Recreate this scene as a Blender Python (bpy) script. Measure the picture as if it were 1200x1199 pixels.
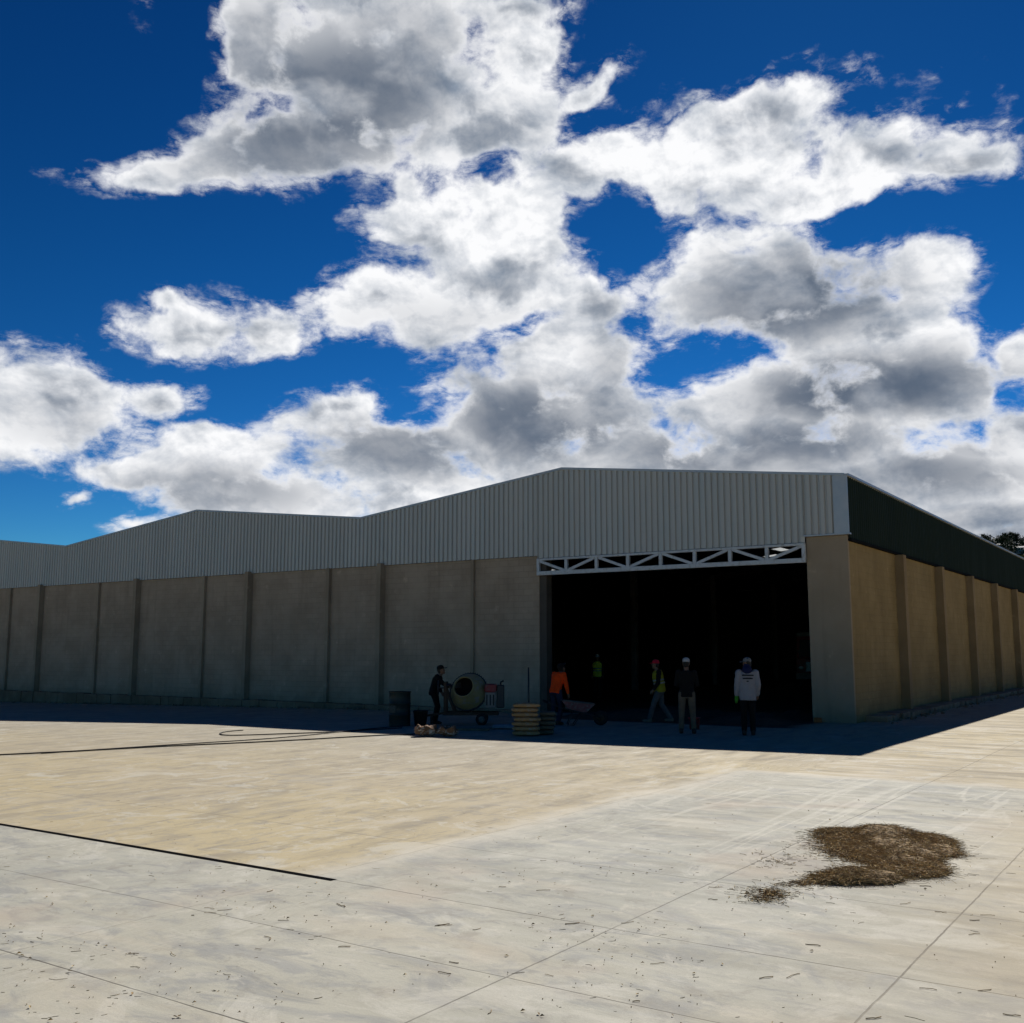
import bpy, bmesh, math, random
from mathutils import Vector, Matrix, noise as mnoise
R = math.radians
random.seed(7)
scene = bpy.context.scene
for o in list(bpy.data.objects):
    bpy.data.objects.remove(o, do_unlink=True)
COL = scene.collection

# ------------------------------------------------------------------ camera
# World frame: the warehouse's near corner is the origin, X runs along its front
# (the front extends to -X), Y runs back along its side, Z is up.
HEADING = R(34.166)                      # camera turned left of +Y
CAM = Vector((8.252, -28.771, 1.95))
cam_data = bpy.data.cameras.new("camera")
cam_data.sensor_fit = 'HORIZONTAL'
cam_data.sensor_width = 36.0
cam_data.lens = 36.0 * 1206.0 / 1200.0
cam_data.clip_start = 0.1
cam_data.clip_end = 6000.0
cam = bpy.data.objects.new("camera", cam_data)
COL.objects.link(cam)
cam.location = CAM
cam.rotation_euler = (R(90) + math.atan(163.5 / 1206.0), 0, HEADING)
scene.camera = cam

# ------------------------------------------------------------------ view, sun
scene.view_settings.view_transform = 'Standard'
scene.view_settings.look = 'None'
scene.view_settings.gamma = 1.0
scene.view_settings.exposure = 0.37
try:
    scene.cycles.use_denoising = True
    scene.cycles.max_bounces = 6
    scene.cycles.diffuse_bounces = 4
    scene.cycles.caustics_reflective = False
    scene.cycles.caustics_refractive = False
except Exception:
    pass
SUN_DIR = Vector((-0.357, 1.262, 1.0)).normalized()      # towards the sun
sun_data = bpy.data.lights.new("sun", 'SUN')
sun_data.energy = 4.6
sun_data.angle = R(0.5)
sun_data.color = (1.0, 0.955, 0.88)
sun = bpy.data.objects.new("sun", sun_data)
COL.objects.link(sun)
sun.rotation_euler = SUN_DIR.to_track_quat('Z', 'Y').to_euler()
sun.location = (0, 0, 60)

# ------------------------------------------------------------------ sky
# cloud masses: azimuth, elevation, half width, half height (radians), tilt (degrees)
COV= [(-0.1498, 0.5296, 0.1843, 0.0909, 0.0),
 (-0.0352, 0.4913, 0.1321, 0.066, 0.0),
 (-0.2332, 0.4694, 0.107, 0.0473, 10.0),
 (-0.3564, 0.4295, 0.0698, 0.0179, 12.0),
 (-0.27, 0.5525, 0.0516, 0.0586, 0.0),
 (0.0223, 0.5553, 0.0579, 0.0341, 20.0),
 (-0.1248, 0.5858, 0.1512, 0.0445, 0.0),
 (0.0, 0.5861, 0.0627, 0.0194, 0.0),
 (0.0788, 0.4608, 0.1049, 0.0431, 0.0),
 (0.2159, 0.4528, 0.1457, 0.0509, 5.0),
 (0.3373, 0.4358, 0.1241, 0.0375, 0.0),
 (0.4277, 0.422, 0.0598, 0.016, 0.0),
 (0.2508, 0.4926, 0.0856, 0.0271, 8.0),
 (0.2805, 0.4171, 0.0587, 0.0199, 0.0),
 (0.0796, 0.526, 0.053, 0.0183, 30.0),
 (-0.0174, 0.4206, 0.0784, 0.0477, 0.0),
 (-0.078, 0.4004, 0.0866, 0.0367, 0.0),
 (0.0087, 0.3782, 0.0693, 0.0483, 0.0),
 (-0.0344, 0.3386, 0.1549, 0.0609, 0.0),
 (-0.1284, 0.3362, 0.0897, 0.0371, 0.0),
 (0.0427, 0.2904, 0.1025, 0.0573, 0.0),
 (0.0859, 0.3376, 0.0515, 0.0324, 0.0),
 (-0.3072, 0.2971, 0.0736, 0.025, 5.0),
 (-0.2437, 0.3021, 0.0541, 0.0334, 0.0),
 (-0.3352, 0.3159, 0.0276, 0.0124, 0.0),
 (-0.4196, 0.2252, 0.0737, 0.0454, 0.0),
 (-0.3314, 0.2329, 0.0482, 0.0203, 0.0),
 (-0.449, 0.1886, 0.0609, 0.0337, 0.0),
 (-0.279, 0.1771, 0.0972, 0.0462, 10.0),
 (-0.362, 0.1661, 0.0787, 0.0202, 0.0),
 (-0.2462, 0.1384, 0.1381, 0.0338, 0.0),
 (-0.1763, 0.2316, 0.071, 0.0325, 15.0),
 (-0.1257, 0.1826, 0.0919, 0.0493, 0.0),
 (0.0, 0.2171, 0.1269, 0.0661, 0.0),
 (-0.0502, 0.1466, 0.1925, 0.0455, 0.0),
 (0.0891, 0.2571, 0.0678, 0.0656, 0.0),
 (0.2532, 0.3403, 0.1378, 0.063, 0.0),
 (0.4042, 0.337, 0.0596, 0.0337, 0.0),
 (0.3375, 0.2827, 0.105, 0.0582, 0.0),
 (0.3726, 0.2296, 0.1187, 0.0655, 0.0),
 (0.2332, 0.2274, 0.1155, 0.0579, 0.0),
 (0.1914, 0.1808, 0.1323, 0.0504, 0.0),
 (0.3907, 0.1551, 0.1243, 0.0461, 0.0),
 (0.438, 0.118, 0.0909, 0.0271, 0.0),
 (0.1007, 0.179, 0.1424, 0.0495, 0.0),
 (0.4708, 0.2641, 0.0381, 0.025, 0.0),
 (0.4694, 0.1868, 0.0452, 0.0519, 0.0),
 (-0.4041, 0.1374, 0.0385, 0.0122, 20.0),
 (-0.3524, 0.1184, 0.0392, 0.0125, 0.0),
 (0.455, 0.092, 0.085, 0.024, 0.0), (0.30, 0.165, 0.22, 0.060, 0.0), (0.10, 0.155, 0.2, 0.05, 0.0)]
# grey bellies of the thickest clouds, with how grey
DARK= [(-0.19, 0.5066, 0.15, 0.072, 20.0, 0.85),
 (-0.2611, 0.5401, 0.0602, 0.0517, 0.0, 0.6),
 (0.2768, 0.3268, 0.0994, 0.0486, 0.0, 0.85),
 (0.3354, 0.2365, 0.1365, 0.0328, 0.0, 0.9),
 (0.224, 0.1917, 0.1563, 0.0339, 0.0, 0.8),
 (0.0254, 0.2211, 0.1016, 0.046, 0.0, 0.85),
 (-0.1009, 0.1955, 0.1007, 0.0329, 0.0, 0.7),
 (-0.2856, 0.1465, 0.0966, 0.0239, 0.0, 0.65),
 (-0.4291, 0.2055, 0.0539, 0.0272, 0.0, 0.35),
 (0.3614, 0.153, 0.1179, 0.0264, 0.0, 0.75),
 (-0.0528, 0.4909, 0.1056, 0.031, 0.0, 0.25),
 (-0.034, 0.262, 0.0511, 0.0247, 0.0, 0.5),
 (0.1171, 0.1664, 0.1252, 0.0247, 0.0, 0.5),
 (0.1021, 0.2811, 0.034, 0.049, 0.0, 0.45),
 (0.4208, 0.1835, 0.0539, 0.0303, 0.0, 0.5),
 (0.4378, 0.1143, 0.0681, 0.0165, 0.0, 0.5),
 (0.45, 0.088, 0.08, 0.02, 0.0, 0.55),
 (-0.0514, 0.3144, 0.1285, 0.0326, 0.0, 0.25)]

# clear holes between them, with how clear
GAPS = [(-0.1936, 0.2639, 0.1171, 0.021, 8.0, 0.9),
 (0.1167, 0.3975, 0.0475, 0.0382, 0.0, 1.0),
 (0.0154, 0.318, 0.036, 0.0147, 0.0, 0.8),
 (0.169, 0.2723, 0.0421, 0.0275, 0.0, 0.9),
 (-0.1015, 0.2356, 0.0253, 0.0148, 0.0, 0.7),
 (-0.4316, 0.1282, 0.0913, 0.0272, 0.0, 0.9),
 (0.3732, 0.3852, 0.0891, 0.018, -5.0, 0.9),
 (-0.2217, 0.3774, 0.0761, 0.0472, 0.0, 0.9),
 (0.4675, 0.3192, 0.0277, 0.041, 0.0, 0.9),
 (0.0792, 0.4938, 0.0396, 0.017, 20.0, 0.8),
 (-0.3315, 0.5507, 0.038, 0.0648, 0.0, 0.9),
 (-0.4073, 0.3277, 0.0713, 0.027, 0.0, 0.8),
 (0.4649, 0.2243, 0.0152, 0.0178, 0.0, 0.6),
 (-0.035, 0.4574, 0.0526, 0.0079, 10.0, 0.5),
 (-0.3665, 0.257, 0.0717, 0.0108, 0.0, 0.6),
 (0.0888, 0.5536, 0.0355, 0.0377, 0.0, 0.8),
 (-0.285, 0.2323, 0.0407, 0.0174, 0.0, 0.8), (-0.4111, 0.5106, 0.0897, 0.0534, 0.0, 1.0), (-0.4554, 0.4032, 0.0314, 0.0144, 0.0, 0.8)]
SKY_STRENGTH = 0.059
def build_world():
    w = bpy.data.worlds.new("World")
    scene.world = w
    w.use_nodes = True
    nt = w.node_tree
    N, L = nt.nodes, nt.links
    N.clear()
    def link(a, b): L.new(a, b)
    def setin(sock, v):
        if hasattr(v, 'is_linked') or isinstance(v, bpy.types.NodeSocket): link(v, sock)
        else: sock.default_value = v
    def M(op, a, b=None, c=None, clamp=False):
        n = N.new('ShaderNodeMath'); n.operation = op; n.use_clamp = clamp
        setin(n.inputs[0], a)
        if b is not None: setin(n.inputs[1], b)
        if c is not None: setin(n.inputs[2], c)
        return n.outputs[0]
    def VM(op, a, b=None, out=0):
        n = N.new('ShaderNodeVectorMath'); n.operation = op
        setin(n.inputs[0], a)
        if b is not None: setin(n.inputs[1], b)
        return n.outputs[out]
    def MR(v, a, b, c=0.0, d=1.0, kind='SMOOTHSTEP'):
        n = N.new('ShaderNodeMapRange'); n.interpolation_type = kind
        setin(n.inputs[0], v)
        for i, q in enumerate((a, b, c, d)): setin(n.inputs[1 + i], q)
        return n.outputs[0]
    def MIX(f, a, b):
        n = N.new('ShaderNodeMix'); n.data_type = 'RGBA'
        setin(n.inputs[0], f); setin(n.inputs[6], a); setin(n.inputs[7], b)
        return n.outputs[2]
    def NOISE(vec, scale, detail, rough, col=False, lac=2.0):
        n = N.new('ShaderNodeTexNoise'); n.noise_dimensions = '3D'
        setin(n.inputs['Vector'], vec)
        n.inputs['Scale'].default_value = scale; n.inputs['Detail'].default_value = detail
        n.inputs['Roughness'].default_value = rough; n.inputs['Lacunarity'].default_value = lac
        return n.outputs['Color' if col else 'Fac']
    # clear sky
    sky = N.new('ShaderNodeTexSky'); sky.sky_type = 'NISHITA'
    sky.sun_disc = False
    sky.sun_elevation = math.asin(SUN_DIR.z)
    sky.sun_rotation = math.atan2(SUN_DIR.x, SUN_DIR.y)
    sky.altitude = 1200.0; sky.air_density = 1.0; sky.dust_density = 0.05; sky.ozone_density = 3.0
    # azimuth / elevation of the view direction, azimuth counted from the middle of the cloud bank
    tc = N.new('ShaderNodeTexCoord')
    mp = N.new('ShaderNodeMapping'); mp.vector_type = 'POINT'
    mp.inputs['Rotation'].default_value = (0, 0, -HEADING)
    link(tc.outputs['Generated'], mp.inputs['Vector'])
    sp = N.new('ShaderNodeSeparateXYZ'); link(mp.outputs[0], sp.inputs[0])
    az = M('ARCTAN2', sp.outputs[0], sp.outputs[1])
    el = M('ARCSINE', sp.outputs[2])
    cb = N.new('ShaderNodeCombineXYZ'); link(az, cb.inputs[0]); link(el, cb.inputs[1])
    P = cb.outputs[0]
    # ragged outlines: push the coordinates about before reading the cloud masses
    w1 = VM('SUBTRACT', NOISE(P, 9.0, 3.0, 0.55, True), (0.5, 0.5, 0.5))
    Pw = VM('ADD', P, VM('MULTIPLY', w1, (0.055, 0.042, 0.0)))
    def field(table):
        acc = None
        for (a, e, rx, ry, rot) in table:
            m = N.new('ShaderNodeMapping'); m.vector_type = 'TEXTURE'
            m.inputs['Location'].default_value = (a, e, 0); m.inputs['Rotation'].default_value = (0, 0, R(rot))
            m.inputs['Scale'].default_value = (rx, ry, 1)
            link(Pw, m.inputs['Vector'])
            ln = VM('LENGTH', m.outputs[0], out=1)
            acc = ln if acc is None else M('SMOOTH_MIN', acc, ln, 0.22)
        return M('SUBTRACT', 1.0, acc)
    def spots(table, far, near):
        acc = None
        for (a, e, rx, ry, rot, st) in table:
            m = N.new('ShaderNodeMapping'); m.vector_type = 'TEXTURE'
            m.inputs['Location'].default_value = (a, e, 0); m.inputs['Rotation'].default_value = (0, 0, R(rot))
            m.inputs['Scale'].default_value = (rx, ry, 1)
            link(Pw, m.inputs['Vector'])
            v = MR(VM('LENGTH', m.outputs[0], out=1), far, near, 0.0, st)
            acc = v if acc is None else M('MAXIMUM', acc, v)
        return acc
    cover = M('SUBTRACT', M('MAXIMUM', field(COV), -1.0), M('MULTIPLY', spots(GAPS, 1.7, 0.1), 0.66))
    Pn = VM('MULTIPLY', P, (1.0, 1.35, 1.0))
    Pn = VM('ADD', Pn, VM('MULTIPLY', w1, (0.035, 0.035, 0.0)))
    n1 = NOISE(Pn, 14.0, 10.0, 0.575)
    nfine = NOISE(Pn, 40.0, 7.0, 0.64)
    dens = M('ADD', M('ADD', M('MULTIPLY', M('ADD', cover, 0.02), 1.1), M('MULTIPLY', M('SUBTRACT', n1, 0.5), 2.6)), M('MULTIPLY', M('SUBTRACT', nfine, 0.5), 0.50))
    veil = M('MULTIPLY', MR(dens, -0.42, 0.10), MR(NOISE(VM('MULTIPLY', Pn, (0.6, 1.0, 1.0)), 30.0, 6.0, 0.68), 0.45, 0.66, 0.0, 0.72))
    alpha = M('MAXIMUM', MR(dens, -0.07, 0.46), veil)
    # shading: billows towards the sun are bright, thick bellies are grey
    nr = NOISE(Pn, 9.0, 7.0, 0.56); nr2 = NOISE(VM('ADD', Pn, (0.010, 0.032, 0.0)), 9.0, 4.0, 0.5)
    nf2 = NOISE(VM('ADD', Pn, (0.002, 0.007, 0.0)), 40.0, 3.0, 0.6)
    relief = M('ADD', M('MULTIPLY', M('SUBTRACT', nr, nr2), 2.7), M('MULTIPLY', M('SUBTRACT', nfine, nf2), 0.9))
    lit = M('ADD', M('ADD', M('ADD', 0.73, relief), M('MULTIPLY', M('SUBTRACT', nfine, 0.5), 0.22)), MR(dens, 0.7, 0.1, 0.0, 0.12), clamp=True)
    cl = MIX(lit, (0.32, 0.38, 0.47, 1), (0.98, 0.985, 1.0, 1))
    dk = spots(DARK, 1.6, 0.3)
    dk = M('MULTIPLY', dk, MR(NOISE(Pn, 12.0, 5.0, 0.5), 0.34, 0.54, 0.72, 1.08))
    dk = M('MAXIMUM', dk, M('MULTIPLY', MR(cover, 0.25, 0.8), MR(M('SUBTRACT', nr2, nr), -0.05, 0.14, 0.0, 0.55)))
    dk = M('MULTIPLY', dk, MR(dens, 0.12, 0.65))
    cl = MIX(M('MULTIPLY', dk, 0.97, clamp=True), cl, (0.078, 0.112, 0.17, 1))
    # clear-sky colour, deepened
    hs = N.new('ShaderNodeHueSaturation'); hs.inputs['Saturation'].default_value = 1.25
    link(sky.outputs[0], hs.inputs['Color'])
    tint = VM('MULTIPLY', hs.outputs[0], (0.065, 0.105, 0.0955))
    gm = N.new('ShaderNodeGamma'); gm.inputs[1].default_value = 1.75
    link(tint, gm.inputs[0])
    tint = VM('MULTIPLY', gm.outputs[0], (10.0, 10.0, 10.0))
    # less green low down, so the horizon stays blue
    gs = N.new('ShaderNodeCombineXYZ'); gs.inputs[0].default_value = 1.0; gs.inputs[2].default_value = 1.0
    link(MR(el, 0.02, 0.40, 0.76, 1.0), gs.inputs[1])
    tint = VM('MULTIPLY', tint, gs.outputs[0])
    b1 = N.new('ShaderNodeBackground'); link(tint, b1.inputs[0]); b1.inputs[1].default_value = SKY_STRENGTH
    b2 = N.new('ShaderNodeBackground'); link(cl, b2.inputs[0]); b2.inputs[1].default_value = 0.77
    mx = N.new('ShaderNodeMixShader'); link(alpha, mx.inputs[0]); link(b1.outputs[0], mx.inputs[1]); link(b2.outputs[0], mx.inputs[2])
    out = N.new('ShaderNodeOutputWorld'); link(mx.outputs[0], out.inputs[0])
    try: w.cycles.sampling_method = 'NONE'
    except Exception: pass
build_world()

# ------------------------------------------------------------------ helpers
def tag(o, label=None, cat=None, group=None, kind=None):
    if label: o['label'] = label
    if cat: o['category'] = cat
    if group: o['group'] = group
    if kind: o['kind'] = kind
    return o
def empty(name, loc=(0, 0, 0), rz=0.0, label=None, cat=None, group=None):
    o = bpy.data.objects.new(name, None)
    o.empty_display_size = 0.3
    COL.objects.link(o)
    o.location = loc
    o.rotation_euler = (0, 0, rz)
    return tag(o, label, cat, group)
class MB:
    """collects shapes and links them as one mesh object"""
    def __init__(self): self.bm = bmesh.new()
    def box(self, x0, x1, y0, y1, z0, z1, rot=None, mi=0):
        vs = [self.bm.verts.new((x, y, z)) for x in (x0, x1) for y in (y0, y1) for z in (z0, z1)]
        if rot is not None:
            c = Vector(((x0 + x1) / 2, (y0 + y1) / 2, (z0 + z1) / 2))
            for v in vs: v.co = c + rot @ (v.co - c)
        for q in ((0, 1, 3, 2), (4, 6, 7, 5), (0, 4, 5, 1), (2, 3, 7, 6), (0, 2, 6, 4), (1, 5, 7, 3)):
            f = self.bm.faces.new([vs[i] for i in q]); f.material_index = mi
        return vs
    def beam(self, a, b, w, h, mi=0):
        """square bar from a to b, w across, h in the upright direction"""
        a, b = Vector(a), Vector(b)
        d = (b - a).normalized()
        up = Vector((0, 0, 1)) if abs(d.z) < 0.95 else Vector((0, 1, 0))
        r = d.cross(up).normalized(); u = r.cross(d).normalized()
        vs = []
        for p in (a, b):
            for i, j in ((-1, -1), (1, -1), (1, 1), (-1, 1)):
                vs.append(self.bm.verts.new(p + r * (w / 2 * i) + u * (h / 2 * j)))
        for q in ((3, 2, 1, 0), (4, 5, 6, 7), (0, 1, 5, 4), (1, 2, 6, 5), (2, 3, 7, 6), (3, 0, 4, 7)):
            f = self.bm.faces.new([vs[i] for i in q]); f.material_index = mi
    def tube(self, pts, rad, seg=8, smooth=True, mi=0, dome=False):
        pts = [Vector(p) for p in pts]
        n = len(pts)
        rads = rad if isinstance(rad, (list, tuple)) else [rad] * n
        rings = []
        d0 = (pts[1] - pts[0]).normalized()
        ref = Vector((0, 0, 1)) if abs(d0.z) < 0.9 else Vector((1, 0, 0))
        r = d0.cross(ref).normalized()
        if dome:
            e0 = (pts[0] - pts[1]).normalized(); e1 = (pts[-1] - pts[-2]).normalized()
            A, B, ra, rb = pts[0], pts[-1], rads[0], rads[-1]
            pre = [(A + e0 * ra * s, ra * math.sqrt(max(0.0004, 1 - s * s))) for s in (0.98, 0.75, 0.4)]
            post = [(B + e1 * rb * s, rb * math.sqrt(max(0.0004, 1 - s * s))) for s in (0.4, 0.75, 0.98)]
            pts = [p for p, _ in pre] + pts + [p for p, _ in post]
            rads = [q for _, q in pre] + list(rads) + [q for _, q in post]
            n = len(pts)
        for i, p in enumerate(pts):
            d = (pts[min(i + 1, n - 1)] - pts[max(i - 1, 0)]).normalized()
            r = (r - d * r.dot(d))
            r = r.normalized() if r.length > 1e-6 else d.orthogonal().normalized()
            u = d.cross(r)
            rings.append([self.bm.verts.new(p + (r * math.cos(2 * math.pi * k / seg) + u * math.sin(2 * math.pi * k / seg)) * rads[i]) for k in range(seg)])
        fs = []
        for i in range(n - 1):
            for k in range(seg):
                fs.append(self.bm.faces.new((rings[i][k], rings[i][(k + 1) % seg], rings[i + 1][(k + 1) % seg], rings[i + 1][k])))
        for f in fs: f.smooth = smooth
        fs.append(self.bm.faces.new(rings[0][::-1])); fs.append(self.bm.faces.new(rings[-1]))
        for f in fs: f.material_index = mi
    def loft(self, secs, seg=16, smooth=True, mi=0):
        """closed skin over sections (centre, right vector, front vector)"""
        rings = []
        for c, r, f_ in secs:
            c, r, f_ = Vector(c), Vector(r), Vector(f_)
            rings.append([self.bm.verts.new(c + r * math.cos(2 * math.pi * k / seg) + f_ * math.sin(2 * math.pi * k / seg)) for k in range(seg)])
        for i in range(len(rings) - 1):
            for k in range(seg):
                f = self.bm.faces.new((rings[i][k], rings[i][(k + 1) % seg], rings[i + 1][(k + 1) % seg], rings[i + 1][k]))
                f.smooth = smooth; f.material_index = mi
        for f in (self.bm.faces.new(rings[0][::-1]), self.bm.faces.new(rings[-1])): f.material_index = mi
    def lathe(self, prof, centre=(0, 0, 0), axis=(0, 0, 1), seg=28, smooth=True, mi=0, closed=True):
        ax = Vector(axis).normalized(); q = Vector((0, 0, 1)).rotation_difference(ax)
        c = Vector(centre)
        rings = []
        for r, z in prof:
            if r < 1e-5: rings.append([self.bm.verts.new(c + q @ Vector((0, 0, z)))])
            else: rings.append([self.bm.verts.new(c + q @ Vector((r * math.cos(2 * math.pi * k / seg), r * math.sin(2 * math.pi * k / seg), z))) for k in range(seg)])
        for i in range(len(rings) - 1):
            A, B = rings[i], rings[i + 1]
            for k in range(seg):
                k2 = (k + 1) % seg
                if len(A) == 1 and len(B) == 1: continue
                if len(A) == 1: vs = (A[0], B[k2], B[k])
                elif len(B) == 1: vs = (A[k], A[k2], B[0])
                else: vs = (A[k], A[k2], B[k2], B[k])
                f = self.bm.faces.new(vs); f.smooth = smooth; f.material_index = mi
        if closed:
            if len(rings[0]) > 1: self.bm.faces.new(rings[0][::-1]).material_index = mi
            if len(rings[-1]) > 1: self.bm.faces.new(rings[-1]).material_index = mi
    def ball(self, c, rx, ry, rz, rot=None, u=16, v=10, mi=0):
        m = Matrix.Diagonal((rx, ry, rz, 1))
        if rot is not None: m = rot.to_4x4() @ m
        m = Matrix.Translation(Vector(c)) @ m
        rows = [[self.bm.verts.new(m @ Vector((0, 0, 1)))]]
        for i in range(1, v):
            a = math.pi * i / v
            rows.append([self.bm.verts.new(m @ Vector((math.sin(a) * math.cos(2 * math.pi * k / u), math.sin(a) * math.sin(2 * math.pi * k / u), math.cos(a)))) for k in range(u)])
        rows.append([self.bm.verts.new(m @ Vector((0, 0, -1)))])
        for A, Bq in zip(rows, rows[1:]):
            for k in range(u):
                k2 = (k + 1) % u
                if len(A) == 1: q = (A[0], Bq[k], Bq[k2])
                elif len(Bq) == 1: q = (A[k], Bq[0], A[k2])
                else: q = (A[k], Bq[k], Bq[k2], A[k2])
                f = self.bm.faces.new(q); f.smooth = True; f.material_index = mi
    def quad(self, a, b, c, d, mi=0):
        f = self.bm.faces.new([self.bm.verts.new(Vector(p)) for p in (a, b, c, d)]); f.material_index = mi
        return f
    def poly(self, pts, mi=0):
        f = self.bm.faces.new([self.bm.verts.new(Vector(p)) for p in pts]); f.material_index = mi
    def prism(self, pts, off, mi=0):
        """flat outline pushed along off"""
        off = Vector(off)
        a = [self.bm.verts.new(Vector(p)) for p in pts]; b = [self.bm.verts.new(Vector(p) + off) for p in pts]
        n = len(a)
        self.bm.faces.new(a).material_index = mi; self.bm.faces.new(b[::-1]).material_index = mi
        for i in range(n):
            self.bm.faces.new((a[i], b[i], b[(i + 1) % n], a[(i + 1) % n])).material_index = mi
    def build(self, name, mats, parent=None, bevel=0.0, recalc=True):
        if recalc: bmesh.ops.recalc_face_normals(self.bm, faces=self.bm.faces[:])
        if bevel > 0:
            es = [e for e in self.bm.edges if len(e.link_faces) == 2 and e.calc_face_angle(0) > 0.6]
            bmesh.ops.bevel(self.bm, geom=es, offset=bevel, segments=1, affect='EDGES', profile=0.5)
        me = bpy.data.meshes.new(name)
        self.bm.to_mesh(me); self.bm.free()
        for m in (mats if isinstance(mats, (list, tuple)) else [mats]): me.materials.append(m)
        o = bpy.data.objects.new(name, me)
        COL.objects.link(o)
        if parent is not None: o.parent = parent
        return o
WORK = bpy.data.scenes.new('workbench')      # scratch scene for evaluating modifiers, removed at the end
def fuse(o, voxel, smooth=4, wrinkle=0.0, seed=0.0, wscale=9.0):
    """one continuous skin out of overlapping closed shapes"""
    m = o.modifiers.new('remesh', 'REMESH'); m.mode = 'VOXEL'; m.voxel_size = voxel; m.use_smooth_shade = True
    if smooth:
        m2 = o.modifiers.new('smooth', 'SMOOTH'); m2.factor = 0.5; m2.iterations = smooth
    WORK.collection.objects.link(o)
    with bpy.context.temp_override(scene=WORK, view_layer=WORK.view_layers[0]):
        dg = bpy.context.evaluated_depsgraph_get(); dg.update()
    me = bpy.data.meshes.new_from_object(o.evaluated_get(dg))
    WORK.collection.objects.unlink(o)
    old = o.data; o.modifiers.clear(); o.data = me; bpy.data.meshes.remove(old)
    me.name = o.name
    if wrinkle:
        nrm = [v.normal.copy() for v in me.vertices]
        for v, vn in zip(me.vertices, nrm):
            c = v.co.copy()
            n = mnoise.noise(Vector((c.x * wscale + seed, c.y * wscale, c.z * wscale * 1.6))) + 0.5 * mnoise.noise(Vector((c.x * 25 + seed, c.y * 25, c.z * 38)))
            v.co = c + vn * (n * wrinkle)
    for p in me.polygons: p.use_smooth = True
    return o
def children(o): return [c for c in bpy.data.objects if c.parent == o]

# ------------------------------------------------------------------ materials
class NT:
    def __init__(self, name):
        self.m = bpy.data.materials.new(name); self.m.use_nodes = True
        self.t = self.m.node_tree; self.t.nodes.clear()
        self.b = self.n('ShaderNodeBsdfPrincipled'); self.o = self.n('ShaderNodeOutputMaterial')
        self.l(self.b.outputs[0], self.o.inputs[0])
        self.tc = self.n('ShaderNodeTexCoord')
    def n(self, k): return self.t.nodes.new(k)
    def l(self, a, b): self.t.links.new(a, b)
    def s(self, sock, v):
        if isinstance(v, bpy.types.NodeSocket): self.l(v, sock)
        else: sock.default_value = v
    def math(self, op, a, b=None, clamp=False):
        n = self.n('ShaderNodeMath'); n.operation = op; n.use_clamp = clamp
        self.s(n.inputs[0], a)
        if b is not None: self.s(n.inputs[1], b)
        return n.outputs[0]
    def mapping(self, vec, scale=(1, 1, 1), loc=(0, 0, 0), rot=(0, 0, 0)):
        n = self.n('ShaderNodeMapping'); self.s(n.inputs['Vector'], vec)
        n.inputs['Scale'].default_value = scale; n.inputs['Location'].default_value = loc; n.inputs['Rotation'].default_value = rot
        return n.outputs[0]
    def noise(self, vec, scale, detail=4, rough=0.55, col=False, dist=0.0):
        n = self.n('ShaderNodeTexNoise'); self.s(n.inputs['Vector'], vec)
        n.inputs['Scale'].default_value = scale; n.inputs['Detail'].default_value = detail; n.inputs['Roughness'].default_value = rough
        n.inputs['Distortion'].default_value = dist
        return n.outputs['Color' if col else 'Fac']
    def mr(self, v, a, b, c=0.0, d=1.0, kind='SMOOTHSTEP'):
        n = self.n('ShaderNodeMapRange'); n.interpolation_type = kind
        self.s(n.inputs[0], v)
        for i, q in enumerate((a, b, c, d)): self.s(n.inputs[1 + i], q)
        return n.outputs[0]
    def mix(self, f, a, b, mode='MIX'):
        n = self.n('ShaderNodeMix'); n.data_type = 'RGBA'; n.blend_type = mode
        self.s(n.inputs[0], f)
        for i, q in ((6, a), (7, b)):
            self.s(n.inputs[i], q if isinstance(q, bpy.types.NodeSocket) else (q[0], q[1], q[2], 1))
        return n.outputs[2]
    def bump(self, h, strength=0.3, dist=0.02):
        n = self.n('ShaderNodeBump'); n.inputs['Strength'].default_value = strength; n.inputs['Distance'].default_value = dist
        self.s(n.inputs['Height'], h); self.l(n.outputs[0], self.b.inputs['Normal'])
    def set(self, col=None, rough=0.6, metal=0.0, spec=0.5):
        if col is not None: self.s(self.b.inputs['Base Color'], col if isinstance(col, bpy.types.NodeSocket) else (col[0], col[1], col[2], 1))
        self.s(self.b.inputs['Roughness'], rough); self.s(self.b.inputs['Metallic'], metal)
        self.s(self.b.inputs['Specular IOR Level'], spec)
def simple(name, col, rough=0.6, metal=0.0, spec=0.4, var=0.25, scale=6.0, bump=0.0, bscale=40.0, dirt=None):
    t = NT(name); ob = t.tc.outputs['Object']
    n = t.noise(ob, scale, 5, 0.6)
    k = t.mr(n, 0.3, 0.7, 1 - var, 1 + var, 'LINEAR')
    c = t.mix(1.0, (col[0], col[1], col[2]), (0, 0, 0), 'ADD')
    mul = t.n('ShaderNodeVectorMath'); mul.operation = 'SCALE'
    t.l(c, mul.inputs[0]); t.l(k, mul.inputs['Scale'])
    c = mul.outputs[0]
    if dirt:
        c = t.mix(t.mr(t.noise(ob, scale * 2.3, 6, 0.65), 0.5, 0.66), c, dirt)
    t.set(c, t.mr(n, 0.3, 0.7, max(0.05, rough - 0.1), min(1, rough + 0.1)), metal, spec)
    if bump: t.bump(t.noise(ob, bscale, 4, 0.6), bump, 0.02)
    return t.m

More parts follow.
